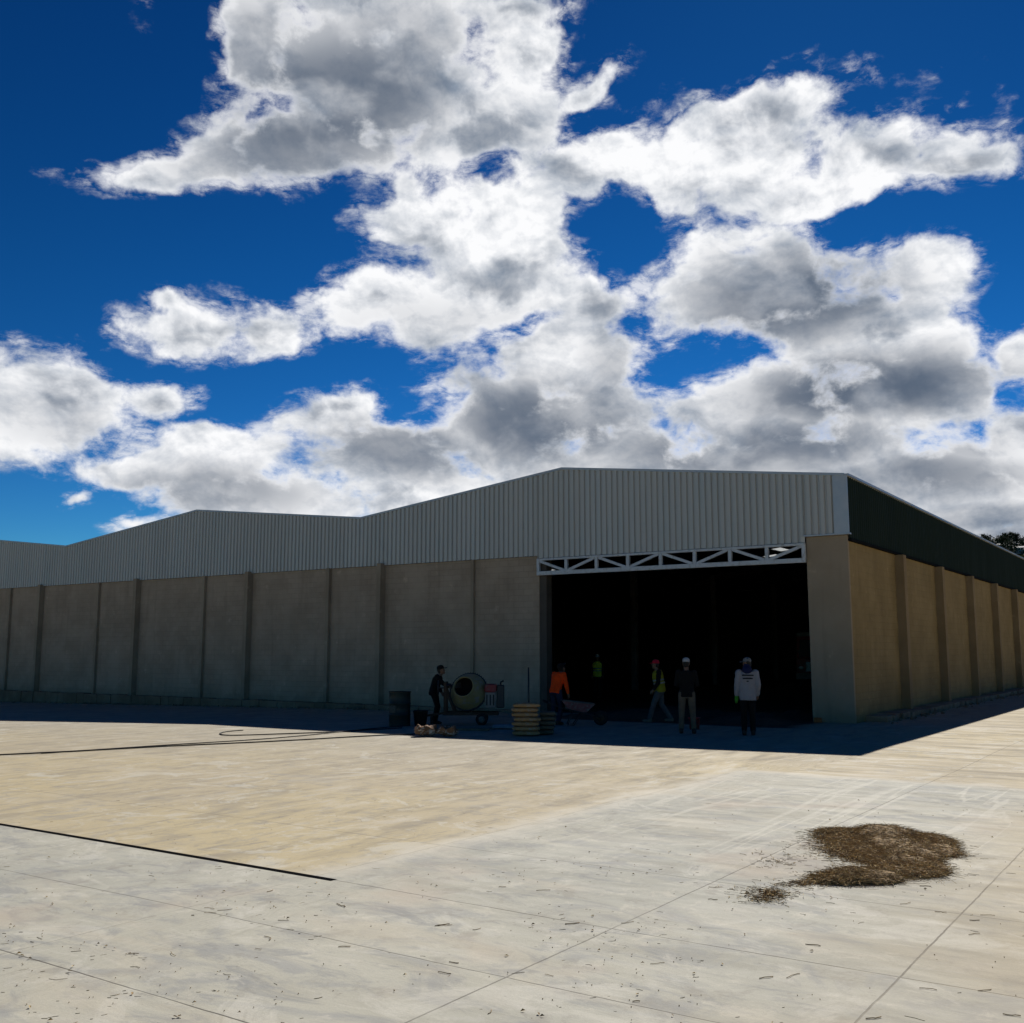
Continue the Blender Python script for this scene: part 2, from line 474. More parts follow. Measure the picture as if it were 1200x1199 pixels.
JOINT_X = [(1.6, .010, .35), (4.55, .009, .8), (6.52, .009, 1.0), (-1.5, .012, .3), (-4.6, .012, .3), (-7.7, .012, .3), (9.6, .012, .8), (12.7, .012, .6), (-10.8, .012, .3), (-13.9, .012, .3)]
JOINT_Y = [(-22.05, .009, .9), (-23.39, .009, .7), (-24.8, .009, 1.0), (-26.3, .009, .8), (-20.24, .013, .5), (-18.4, .012, .3), (-12.28, .012, .3), (-16.4, .012, .25), (-14.3, .012, .25), (-7.6, .012, .4), (-3.6, .012, .4), (-28.0, .013, .8), (-30.0, .013, .8)]
def mat_ground():
    t = NT('ground_concrete'); ob = t.tc.outputs['Object']
    sp = t.n('ShaderNodeSeparateXYZ'); t.l(ob, sp.inputs[0]); X, Y = sp.outputs[0], sp.outputs[1]
    wob = t.noise(ob, 0.35, 4, 0.6)
    w = t.math('MULTIPLY', t.math('SUBTRACT', wob, 0.5), 1.6)
    fine = t.noise(ob, 60, 5, 0.7)
    def near(sock, c, hw, soft, wobble=0.0):
        s_ = sock if not wobble else t.math('ADD', sock, t.math('MULTIPLY', w, wobble))
        return t.mr(t.math('ABSOLUTE', t.math('SUBTRACT', s_, c)), hw, hw + soft, 1.0, 0.0)
    def step(sock, c, soft, wobble=0.0):
        s_ = sock if not wobble else t.math('ADD', sock, t.math('MULTIPLY', w, wobble))
        return t.mr(s_, c - soft, c + soft)
    AND = lambda a, b: t.math('MULTIPLY', a, b)
    OR = lambda a, b: t.math('MAXIMUM', a, b)
    NOT = lambda a: t.math('SUBTRACT', 1.0, a)
    # poured bays: grey cement-rich slab by the camera, dusty ochre bays towards the building
    grey = OR(NOT(step(Y, -22.05, 0.05, 0.05)), AND(AND(step(X, 1.6, 0.10, 0.30), NOT(step(Y, -12.25, 0.12, 0.1))), NOT(step(X, 6.9, 1.6, 1.2))))
    big = t.noise(ob, 0.16, 5, 0.55)
    # broom direction: away from the building on the left bays, across on the right
    rt = step(X, 2.0, 0.5, 0.6)
    vx = t.n('ShaderNodeMix'); vx.data_type = 'VECTOR'
    t.s(vx.inputs[0], rt); t.s(vx.inputs[4], t.mapping(ob, (2.4, 0.62, 1))); t.s(vx.inputs[5], t.mapping(ob, (0.48, 2.1, 1), loc=(40, 7, 0)))
    vs = vx.outputs[1]
    streak = t.noise(vs, 1.0, 7, 0.66, dist=0.35)
    streak2 = t.noise(vs, 3.3, 7, 0.70, dist=0.3)
    ochre = t.mix(t.mr(big, 0.36, 0.64), (0.415, 0.35, 0.235), (0.46, 0.38, 0.225))
    cool = t.mix(t.mr(big, 0.36, 0.62), (0.375, 0.372, 0.322), (0.43, 0.415, 0.345))
    c = t.mix(grey, ochre, cool)
    # dusty ochre film pulled over the far bays on the left fades to grey further off
    far = AND(t.mr(Y, -19.0, -10.0), t.mr(X, 3.0, -6.0))
    c = t.mix(t.math('MULTIPLY', far, 0.6), c, (0.35, 0.325, 0.275))
    # trowel / broom streaks run away from the building
    sm = t.math('SUBTRACT', 1.0, t.math('MULTIPLY', grey, 0.62))
    c = t.mix(AND(sm, t.mr(streak, 0.48, 0.66, 0.0, 0.5)), c, (0.215, 0.195, 0.165))
    c = t.mix(AND(sm, t.mr(streak2, 0.5, 0.70, 0.0, 0.65)), c, (0.235, 0.215, 0.185))
    c = t.mix(AND(sm, t.mr(streak, 0.46, 0.30, 0.0, 0.5)), c, (0.50, 0.46, 0.385))
    sw = t.noise(t.mapping(ob, (0.8, 1.3, 1), rot=(0, 0, R(35))), 1.3, 7, 0.66, dist=1.6)
    c = t.mix(AND(grey, t.mr(sw, 0.5, 0.66, 0.0, 0.6)), c, (0.255, 0.26, 0.262))
    c = t.mix(AND(grey, t.mr(sw, 0.45, 0.33, 0.0, 0.5)), c, (0.47, 0.455, 0.41))
    # crisp trowel arcs and cement-film blotches on the grey slab
    arc = t.noise(t.mapping(ob, (1.0, 2.3, 1), rot=(0, 0, R(-9))), 1.2, 9, 0.70, dist=0.9)
    c = t.mix(AND(grey, t.mr(arc, 0.52, 0.64, 0.0, 0.66)), c, (0.245, 0.248, 0.245))
    rib = t.noise(t.mapping(ob, (1.15, 0.10, 1)), 1.0, 3, 0.6, dist=0.3)
    c = t.mix(AND(AND(grey, t.mr(Y, -21.0, -17.0)), t.mr(t.math('ABSOLUTE', t.math('SUBTRACT', rib, 0.5)), 0.022, 0.004, 0.0, 0.6)), c, (0.55, 0.53, 0.46))
    c = t.mix(AND(grey, t.mr(arc, 0.44, 0.34, 0.0, 0.5)), c, (0.52, 0.50, 0.43))
    blot = t.noise(ob, 2.6, 9, 0.74, dist=0.4)
    c = t.mix(t.mr(blot, 0.54, 0.63, 0.0, 0.50), c, (0.26, 0.242, 0.21))
    c = t.mix(t.mr(blot, 0.45, 0.36, 0.0, 0.42), c, (0.56, 0.525, 0.44))
    chalk = t.noise(ob, 0.9, 10, 0.72, dist=1.0)
    c = t.mix(t.mr(chalk, 0.55, 0.63, 0.0, 0.5), c, (0.55, 0.53, 0.465))
    c = t.mix(t.mr(chalk, 0.43, 0.36, 0.0, 0.42), c, (0.29, 0.275, 0.245))
    grit = t.noise(ob, 150, 3, 0.6)
    c = t.mix(t.mr(grit, 0.55, 0.72, 0.0, 0.35), c, (0.20, 0.185, 0.16))
    pink = t.noise(ob, 0.55, 3, 0.5)
    c = t.mix(AND(grey, t.mr(pink, 0.56, 0.72, 0.0, 0.5)), c, (0.42, 0.345, 0.275))
    # light slurry edges where one pour meets the next
    edge = OR(AND(near(X, 1.6, 0.02, 0.42, 0.3), AND(NOT(step(Y, -12.2, 0.1)), step(Y, -22.1, 0.1))), AND(near(Y, -12.25, 0.03, 0.32, 0.1), step(X, 1.5, 0.2)))
    c = t.mix(AND(edge, t.mr(t.noise(ob, 3.0, 5, 0.6), 0.3, 0.6, 0.2, 0.75)), c, (0.54, 0.505, 0.425))
    # pale dust bands crossing the ochre bays
    band = t.noise(t.mapping(ob, (0.5, 1.6, 1), rot=(0, 0, R(-12))), 0.6, 6, 0.62, dist=0.6)
    c = t.mix(t.mr(band, 0.52, 0.7, 0.0, 0.4), c, (0.48, 0.425, 0.325))
    spk = t.noise(ob, 22, 3, 0.5)
    c = t.mix(t.mr(spk, 0.66, 0.74, 0.0, 0.45), c, (0.22, 0.20, 0.17))
    c = t.mix(t.mr(fine, 0.35, 0.65, 0.0, 0.16), c, (0.25, 0.24, 0.22))
    # wet stain in front of the mixer
    wet = t.mr(t.math('ADD', t.noise(t.mapping(ob, (0.22, 0.6, 1), loc=(2.55, 4.2, 0)), 1.0, 4, 0.6), 0.0), 0.30, 0.36)
    # saw-cut joints
    jj = t.math('MULTIPLY', t.math('SUBTRACT', t.noise(ob, 1.6, 4, 0.7), 0.5), 0.03)
    Xj, Yj = t.math('ADD', X, jj), t.math('ADD', Y, jj)
    brk = t.mr(t.noise(ob, 0.9, 3, 0.6), 0.33, 0.5, 0.45, 1.0)
    jt = None
    for (c_, hw, st) in JOINT_X:
        a = t.mr(t.math('ABSOLUTE', t.math('SUBTRACT', Xj, c_)), hw * 0.4, hw, st, 0.0); jt = a if jt is None else OR(jt, a)
    for (c_, hw, st) in JOINT_Y:
        a = t.mr(t.math('ABSOLUTE', t.math('SUBTRACT', Yj, c_)), hw * 0.4, hw, st, 0.0); jt = OR(jt, a)
    yard = AND(AND(step(X, -75, 0.5), NOT(step(X, 34, 0.5, 0.4))), AND(step(Y, -60, 0.5), NOT(step(Y, 82, 0.5, 0.4))))
    jt = AND(jt, yard)
    c = t.mix(AND(jt, t.math('MULTIPLY', brk, 0.85)), c, (0.10, 0.09, 0.075))
    # open expansion joint, black
    ex = AND(near(Y, -22.05, 0.040, 0.004), NOT(step(X, 1.85, 0.01)))
    c = t.mix(ex, c, (0.008, 0.008, 0.009))
    c = t.mix(t.math('MULTIPLY', t.mr(t.math('ADD', X, w), 5.2, 8.0), t.mr(big, 0.3, 0.62, 0.25, 0.75)), c, (0.43, 0.36, 0.25))
    # beyond the slab: dry grass and earth
    earth = t.mix(t.mr(t.noise(ob, 0.08, 6, 0.6), 0.4, 0.6), (0.16, 0.115, 0.06), (0.07, 0.085, 0.03))
    c = t.mix(yard, earth, c)
    # tracked earth at the doorway
    soil = AND(NOT(step(X, -0.9, 0.35, 1.0)), AND(step(X, -8.6, 0.8, 1.2), step(Y, -2.9, 0.25, 0.9)))
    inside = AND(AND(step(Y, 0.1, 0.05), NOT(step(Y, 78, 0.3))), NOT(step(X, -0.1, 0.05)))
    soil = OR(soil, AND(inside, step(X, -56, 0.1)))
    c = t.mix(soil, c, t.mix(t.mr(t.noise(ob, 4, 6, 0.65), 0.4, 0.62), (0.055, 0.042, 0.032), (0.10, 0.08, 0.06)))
    t.set(c, t.mr(streak, 0.3, 0.7, 0.78, 0.95), 0.0, t.math('MULTIPLY', 0.2, t.math('SUBTRACT', 1.0, ex)))
    h = t.math('ADD', t.math('MULTIPLY', fine, 0.35), t.math('ADD', t.math('MULTIPLY', streak2, 0.8), t.math('ADD', t.math('MULTIPLY', jt, -1.5), t.math('MULTIPLY', ex, -3.0))))
    t.bump(h, 0.35, 0.012)
    return t.m
def mat_stucco(name, a, b, blocks=True):
    """rendered block wall: mottled, block courses ghosting through, streaks of old rain"""
    t = NT(name); ob = t.tc.outputs['Object']
    sp = t.n('ShaderNodeSeparateXYZ'); t.l(ob, sp.inputs[0])
    sx = t.math('ADD', sp.outputs[0], sp.outputs[1])
    cb = t.n('ShaderNodeCombineXYZ'); t.l(sx, cb.inputs[0]); t.l(sp.outputs[2], cb.inputs[1])
    big = t.noise(ob, 0.8, 6, 0.62)
    c = t.mix(t.mr(big, 0.34, 0.66), a, b)
    st = t.noise(t.mapping(ob, (2.2, 2.2, 0.22)), 1.6, 5, 0.6)
    c = t.mix(t.mr(st, 0.5, 0.75, 0.0, 0.3), c, tuple(q * 0.62 for q in a))
    c = t.mix(t.mr(t.noise(ob, 2.3, 6, 0.7), 0.58, 0.72, 0.0, 0.5), c, tuple(min(1, q * 1.5) for q in b))
    hb = t.noise(ob, 45, 4, 0.65)
    h = hb
    if blocks:
        br = t.n('ShaderNodeTexBrick'); t.l(cb.outputs[0], br.inputs['Vector'])
        br.inputs['Scale'].default_value = 1.0; br.inputs['Brick Width'].default_value = 0.4; br.inputs['Row Height'].default_value = 0.2
        br.inputs['Mortar Size'].default_value = 0.014; br.inputs['Mortar Smooth'].default_value = 0.8
        br.inputs['Color1'].default_value = (1, 1, 1, 1); br.inputs['Color2'].default_value = (0.86, 0.86, 0.86, 1); br.inputs['Mortar'].default_value = (0.7, 0.7, 0.7, 1)
        c = t.mix(t.mr(t.noise(ob, 0.5, 3, 0.6), 0.35, 0.6, 0.15, 0.6), c, br.outputs['Color'], 'MULTIPLY')
        h = t.math('SUBTRACT', hb, t.math('MULTIPLY', br.outputs['Fac'], 0.6))
    # damp, muddy splash zone at the foot
    c = t.mix(t.mr(t.math('ADD', sp.outputs[2], t.math('MULTIPLY', t.math('SUBTRACT', t.noise(ob, 1.5, 4), 0.5), 0.9)), 0.5, -0.1, 0.0, 0.45), c, tuple(q * 0.5 for q in a))
    t.set(c, 0.92, 0.0, 0.2)
    t.bump(h, 0.5, 0.012)
    return t.m
def mat_metal_sheet(name, a, b, rough=0.45, metal=0.55, spec=0.5):
    t = NT(name); ob = t.tc.outputs['Object']
    sp = t.n('ShaderNodeSeparateXYZ'); t.l(ob, sp.inputs[0])
    # each sheet about 1.05 m wide has its own slight tone
    sh = t.math('FLOOR', t.math('MULTIPLY', t.math('ADD', sp.outputs[0], sp.outputs[1]), 0.95))
    wn = t.n('ShaderNodeTexWhiteNoise'); wn.noise_dimensions = '1D'; t.l(sh, wn.inputs['W'])
    n = t.noise(t.mapping(ob, (3, 3, 0.4)), 1.2, 5, 0.6)
    f = t.math('ADD', t.math('MULTIPLY', wn.outputs[0], 0.22), t.math('MULTIPLY', n, 0.8))
    c = t.mix(t.mr(f, 0.2, 0.85), a, b)
    c = t.mix(t.mr(t.noise(ob, 5, 6, 0.7), 0.6, 0.76, 0.0, 0.4), c, tuple(q * 0.7 for q in a))
    t.set(c, t.mr(n, 0.3, 0.7, rough - 0.08, rough + 0.12), metal, spec)
    return t.m

M = {}
M['ground'] = mat_ground()
M['stucco'] = mat_stucco('grey_stucco', (0.435, 0.323, 0.229), (0.52, 0.392, 0.283))
M['stucco_plain'] = mat_stucco('grey_stucco_plain', (0.38, 0.29, 0.198), (0.425, 0.325, 0.228), False)
M['stucco_bounce'] = mat_stucco('bounce_tinted_stucco', (0.32, 0.225, 0.10), (0.395, 0.28, 0.13))  # warm bounce off the sunlit ground is put into this wall colour
M['pilaster'] = mat_stucco('pilaster_concrete', (0.36, 0.275, 0.192), (0.44, 0.34, 0.24), False)
M['pilaster_bounce'] = mat_stucco('bounce_tinted_pilaster', (0.29, 0.205, 0.11), (0.35, 0.25, 0.14), False)  # side pilasters: same ground bounce mixed into the base colour
M['footing'] = mat_stucco('rough_footing', (0.30, 0.19, 0.12), (0.50, 0.345, 0.235), False)
M['cladding'] = mat_metal_sheet('galvanised_sheet', (0.56, 0.54, 0.50), (0.64, 0.615, 0.575), 0.5, 0.25)
M['cladding_reflect'] = mat_metal_sheet('dark_reflection_sheet', (0.014, 0.025, 0.019), (0.019, 0.032, 0.025), 0.8, 0.0, 0.06)  # metal sheet; its reflection of dark hills is put into the colour
M['roof'] = mat_metal_sheet('roof_sheet', (0.50, 0.52, 0.54), (0.58, 0.59, 0.6), 0.4, 0.6)
M['trim'] = simple('pale_flashing', (0.52, 0.53, 0.55), 0.4, 0.3, var=0.1, scale=2)
M['white_steel'] = simple('white_painted_steel', (0.62, 0.64, 0.66), 0.45, 0.0, var=0.08, scale=3, dirt=(0.48, 0.47, 0.44))
M['dark_steel'] = simple('dark_steel', (0.05, 0.052, 0.055), 0.5, 0.6, var=0.2)
M['black_rail'] = simple('black_rail_paint', (0.008, 0.009, 0.009), 0.9, spec=0.05)
M['jamb'] = simple('dark_jamb_concrete', (0.11, 0.088, 0.07), 0.9, var=0.2, scale=2)
M['inner'] = simple('inner_wall', (0.22, 0.22, 0.215), 0.9, var=0.2, scale=1)
def mat_skylight():
    t = NT('translucent_sheet')
    tr = t.n('ShaderNodeBsdfTranslucent'); tr.inputs[0].default_value = (0.8, 0.82, 0.82, 1)
    mx = t.n('ShaderNodeMixShader'); mx.inputs[0].default_value = 0.75
    t.set((0.7, 0.72, 0.72), 0.4)
    t.l(t.b.outputs[0], mx.inputs[1]); t.l(tr.outputs[0], mx.inputs[2]); t.l(mx.outputs[0], t.o.inputs[0])
    return t.m
M['skylight'] = mat_skylight()

# ------------------------------------------------------------------ ground and hills
def ground_z(x, y):
    s = -x
    d = 0.0
    if s > 8: d = -0.0155 * min(s - 8, 60)
    return d
def build_ground():
    bm = bmesh.new()
    xs = [-2500, -1200, -600, -300, -150, -90] + [-75 + 1.0 * i for i in range(0, 110)] + [36, 50, 80, 150, 300, 600, 1200, 2500]
    ys = [-2500, -1200, -600, -300, -150, -90, -60] + [-50 + 1.0 * i for i in range(0, 60)] + [12, 16, 22, 30, 40, 55, 70, 82, 100, 150, 300, 600, 1200, 2500]
    grid = []
    for x in xs:
        row = []
        for y in ys:
            z = ground_z(x, y)
            if -40 < x < 35 and -50 < y < 12:
                z += 0.018 * mnoise.noise(Vector((x * 0.25, y * 0.25, 3.0))) * min(1, max(0, (-3 - y) / 4))
            row.append(bm.verts.new((x, y, z)))
        grid.append(row)
    for i in range(len(xs) - 1):
        for j in range(len(ys) - 1):
            f = bm.faces.new((grid[i][j], grid[i + 1][j], grid[i + 1][j + 1], grid[i][j + 1])); f.smooth = True
    me = bpy.data.meshes.new('ground'); bm.to_mesh(me); bm.free(); me.materials.append(M['ground'])
    o = bpy.data.objects.new('ground', me); COL.objects.link(o); tag(o, kind='structure')
build_ground()
def gz(x, y):
    z = ground_z(x, y)
    if -40 < x < 35 and -50 < y < 12:
        z += 0.018 * mnoise.noise(Vector((x * 0.25, y * 0.25, 3.0))) * min(1, max(0, (-3 - y) / 4))
    return z

# ------------------------------------------------------------------ warehouse
PROFILE = [(0.0, 6.86), (9.22, 7.95), (18.1, 6.94), (27.58, 7.96), (37.06, 6.95), (46.5, 7.96), (55.6, 6.92)]
LEN, DEEP = 55.6, 78.0
def ztop(s):
    for (a, za), (b, zb) in zip(PROFILE, PROFILE[1:]):
        if s <= b: return za + (zb - za) * (s - a) / (b - a)
    return PROFILE[-1][1]
WH = empty('warehouse', (0, 0, 0), 0, 'long grey block warehouse with ribbed metal gables and a wide dark doorway', 'warehouse')
def build_warehouse():
    # walls
    m = MB(); m.box(-LEN, -10.18, 0.0, 0.2, -1.4, 5.08)
    m.build('wall', M['stucco'], WH)['label'] = 'grey rendered block wall left of the doorway'
    m = MB(); m.box(-1.18, 0.0, 0.0, 0.10, -0.4, 5.16)
    m.build('corner_column', M['stucco_plain'], WH, bevel=0.012)
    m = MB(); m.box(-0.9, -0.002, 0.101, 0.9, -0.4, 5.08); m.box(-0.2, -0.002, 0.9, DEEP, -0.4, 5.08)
    m.build('wall', M['stucco_bounce'], WH)['label'] = 'rendered side wall with warm ground bounce put into its colour'
    m = MB(); m.box(-LEN, -LEN + 0.2, 0.2, DEEP - 0.2, -1.4, 6.9); m.build('wall', M['stucco'], WH)
    m = MB()
    pts = [(-s, DEEP - 0.2, z - 0.05) for s, z in PROFILE] + [(-LEN, DEEP - 0.2, -1.4), (-0.2, DEEP - 0.2, -1.4)]
    pts[0] = (-0.2, DEEP - 0.2, 6.82)
    m.prism(pts, (0, 0.2, 0)); m.build('wall', M['inner'], WH)
    # door jamb on the left, set back
    m = MB(); m.box(-10.18, -9.92, 0.03, 0.35, -0.4, 4.95); m.build('door_jamb', M['jamb'], WH)
    # pilasters of the front: deep main columns, slim ones between
    for s, w, p in [(16.92, .20, .28), (24.03, .20, .28), (31.3, .20, .27), (38.8, .2, .27), (46.1, .2, .27), (53.3, .2, .27),
                    (12.82, .12, .1), (19.64, .16, .15), (26.86, .14, .14), (34.26, .13, .13), (41.6, .14, .13), (48.9, .14, .13)]:
        m = MB(); m.box(-s - w, -s, -p, 0.003, -1.2, 5.15 if p > .2 else 5.1)
        m.build('pilaster', M['pilaster'], WH, bevel=0.008)
    # pilasters of the side
    k = 0
    while 5.05 + 5.62 * k < DEEP - 1:
        y = 5.05 + 5.62 * k
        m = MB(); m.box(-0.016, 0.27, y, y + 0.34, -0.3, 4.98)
        m.build('pilaster', M['pilaster_bounce'], WH, bevel=0.008); k += 1
    # footings: front plinth and the raw ledge along the side
    rnd = random.Random(3)
    m = MB(); n = 90
    for i in range(n):
        a, b = -LEN + (LEN - 10.4) * i / n, -LEN + (LEN - 10.4) * (i + 1) / n
        m.box(a, b - 0.002, -0.42 - rnd.random() * 0.06, 0.004, -1.4, 0.02 + rnd.random() * 0.03)
    m.build('footing', M['footing'], WH, bevel=0.01)
    m = MB(); n = 150
    for i in range(n):
        a, b = 1.0 + (DEEP - 1.0) * i / n, 1.0 + (DEEP - 1.0) * (i + 1) / n
        m.box(-0.01, 0.55 + rnd.random() * 0.10, a, b - 0.002, -0.3, 0.15 + rnd.random() * 0.03)
    m.build('footing', M['footing'], WH, bevel=0.015)
    # ribbed gable sheet
    def ribs(a, b, pitch, depth=0.055):
        out = []; s = a; h = depth
        while s < b - 1e-6:
            for ds, d in ((0, 0), (0.22, 0), (0.34, 1), (0.88, 1), (1.0, 0)):
                if s + ds * pitch < b - 1e-4 and (ds < 1.0): out.append((s + ds * pitch, d * h))
            s += pitch
        out.append((b, 0)); return out
    m = MB()
    def zb(s): return 5.21 if s < 1.19 else (5.0 if s < 10.2 else 5.085)
    pr = ribs(0.32, LEN, 0.20)
    for p in PROFILE[1:-1]:
        pr.append((p[0], 0.016))
    for q in (1.19, 10.2): pr += [(q - 0.001, 0.0), (q + 0.001, 0.0)]
    pr.sort()
    prev = None
    for s, d in pr:
        y = -0.045 - d
        a = m.bm.verts.new((-s, y, zb(s))); b = m.bm.verts.new((-s, y, ztop(s) - 0.02))
        if prev: m.bm.faces.new((prev[0], a, b, prev[1]))
        prev = (a, b)
    m.build('gable_cladding', M['cladding'], WH, recalc=False)
    # plain corner flashing and the strip under the sheet at the column
    m = MB(); m.box(-0.33, 0.075, -0.098, -0.058, 5.205, ztop(0.2) - 0.02); m.build('corner_flashing', M['trim'], WH)
    m = MB(); m.box(-1.22, 0.10, -0.12, 0.02, 5.162, 5.202); m.build('flashing', M['trim'], WH)
    # cladding of the side, dark hill reflection painted in as green, ribbed too, with a gutter line below and an eave trim above
    m = MB(); prev = None
    for s, d in ribs(0.0, DEEP, 0.215, 0.012):
        x = 0.045 + d
        a = m.bm.verts.new((x, s, 5.06)); b = m.bm.verts.new((x, s, 6.80))
        if prev: m.bm.faces.new((prev[0], a, b, prev[1]))
        prev = (a, b)
    m.build('side_cladding', M['cladding_reflect'], WH, recalc=False)
    m = MB(); m.box(0.0, 0.10, 0.02, DEEP, 4.985, 5.055); m.build('drip_rail', M['black_rail'], WH)
    m = MB(); m.box(0.02, 0.125, -0.09, DEEP + 0.1, 6.80, 6.865); m.build('eave_trim', M['trim'], WH)
    # roof slopes, with openings for a few translucent sheets
    HOLES = {1: [(11.35, 11.9, 26.6, 28.3), (12.5, 13.3, 29.0, 29.8)], 3: [(30.0, 30.5, 32.6, 33.2)]}
    for i, ((a, za), (b, zb_)) in enumerate(zip(PROFILE, PROFILE[1:])):
        m = MB(); y0, y1 = -0.06, DEEP + 0.1
        def slab(mb, sa, sb, ya, yb, lo=0.07, hi=0.03):
            q = lambda s_: za + (zb_ - za) * (s_ - a) / (b - a)
            mb.prism([(-sa, ya, q(sa) - hi), (-sb, ya, q(sb) - hi), (-sb, ya, q(sb) - lo), (-sa, ya, q(sa) - lo)], (0, yb - ya, 0))
        y = y0
        for (s0, s1, h0, h1) in sorted(HOLES.get(i, []), key=lambda h: h[2]):
            slab(m, a, b, y, h0); slab(m, a, s0, h0, h1); slab(m, s1, b, h0, h1); y = h1
        slab(m, a - (0.05 if a == 0 else 0), b, y, y1)
        ro = m.build('roof', M['roof'], WH)
        for (s0, s1, h0, h1) in HOLES.get(i, []):
            k = MB(); slab(k, s0, s1, h0, h1, 0.052, 0.048); k.build('skylight', M['skylight'], ro)
    # rake trim along the top of the gables
    m = MB()
    for (a, za), (b, zb_) in zip(PROFILE, PROFILE[1:]):
        m.prism([(-a, -0.125, za - 0.055), (-b, -0.125, zb_ - 0.055), (-b, -0.125, zb_ + 0.02), (-a, -0.125, za + 0.02)], (0, 0.2, 0))
    m.build('rake_trim', M['trim'], WH)
    # inner frame: columns under the valleys, purlins and rafters
    for y in (0.6, 11, 22, 33, 44, 55, 66):
        for s in (18.1, 37.06):
            if y > 1:
                m = MB(); m.box(-s - 0.15, -s + 0.15, y - 0.15, y + 0.15, -1, ztop(s) - 0.2); m.build('column', M['inner'], WH)
        m = MB()
        for (a, za), (b, zb_) in zip(PROFILE, PROFILE[1:]):
            m.beam((-a - (0.3 if a == 0 else 0), y, za - 0.32), (-b + (0.3 if b == LEN else 0), y, zb_ - 0.32), 0.12, 0.3)
        m.build('rafter', M['dark_steel'], WH)
    # white truss over the doorway, standing just proud of the wall
    x0, x1 = -1.17, -10.2
    zlo, zhi = 4.43, 4.985
    t = MB(); y = -0.09
    t.box(x1, x0, y - 0.05, y + 0.05, zhi - 0.07, zhi); t_top = t.build('door_truss', M['white_steel'], WH, bevel=0.006)
    c = MB(); c.box(x1, x0, y - 0.052, y + 0.052, zlo, zlo + 0.13); c.build('bottom_chord', M['white_steel'], t_top, bevel=0.006)
    n = 8
    for i in range(n + 1):
        xx = x1 + (x0 - x1) * i / n
        w = 0.05
        xx = min(max(xx, x1 + w), x0 - w)
        c = MB(); c.box(xx - w, xx + w, y - 0.046, y + 0.046, zlo + 0.131, zhi - 0.071); c.build('post', M['white_steel'], t_top)
    for i in range(n):
        xa = x1 + (x0 - x1) * i / n; xb = x1 + (x0 - x1) * (i + 1) / n
        z1, z2 = zlo + 0.13, zhi - 0.07
        if i % 2 == 0: a, b = (xa + 0.07, z2), (xb - 0.07, z1)
        else: a, b = (xa + 0.07, z1), (xb - 0.07, z2)
        c = MB(); c.beam((a[0], y, a[1]), (b[0], y, b[1]), 0.076, 0.085); c.build('diagonal', M['white_steel'], t_top)
build_warehouse()

# ------------------------------------------------------------------ people
M['skin'] = simple('skin', (0.20, 0.105, 0.062), 0.55, var=0.12, scale=8)
M['hair'] = simple('black_hair', (0.012, 0.01, 0.009), 0.6, var=0.3, scale=30)
M['eye'] = simple('dark_eye', (0.01, 0.008, 0.007), 0.2, var=0.0)
def cloth(name, col, rough=0.85, var=0.2): return simple(name, col, rough, 0, 0.2, var=var, scale=7, bump=0.4, bscale=120)
M['black_cloth'] = cloth('black_cloth', (0.008, 0.008, 0.009))
M['navy_cloth'] = cloth('navy_denim', (0.022, 0.032, 0.06))
M['orange_cloth'] = cloth('orange_shirt_cloth', (0.92, 0.075, 0.008))
M['khaki_cloth'] = cloth('khaki_cloth', (0.14, 0.11, 0.08))
M['grey_cloth'] = cloth('grey_work_cloth', (0.11, 0.105, 0.105))
M['white_cloth'] = cloth('white_jacket_cloth', (0.34, 0.32, 0.335), var=0.08)
M['blue_cloth'] = cloth('deep_blue_cloth', (0.014, 0.02, 0.07))
M['hi_vis'] = cloth('yellow_vest_cloth', (0.30, 0.26, 0.02))
M['hi_vis_lit'] = cloth('lit_yellow_vest_cloth', (0.85, 0.85, 0.08))  # far vest: raised base colour stands in for light reaching it
M['vest_tape'] = simple('silver_tape', (0.30, 0.31, 0.30), 0.35, 0.2, var=0.05)
M['red_cloth'] = cloth('red_cap_cloth', (0.55, 0.015, 0.04))
M['cap_white'] = cloth('white_cap_cloth', (0.46, 0.45, 0.45), var=0.06)
M['cap_grey'] = cloth('grey_cap_cloth', (0.20, 0.20, 0.20), var=0.1)
M['glove'] = cloth('green_glove_knit', (0.07, 0.30, 0.03))
M['boot'] = simple('dark_boot_leather', (0.018, 0.015, 0.013), 0.6)
M['boot_tan'] = simple('dusty_boot_leather', (0.16, 0.13, 0.10), 0.8)
M['print'] = simple('black_print', (0.012, 0.012, 0.016), 0.7, var=0.0)

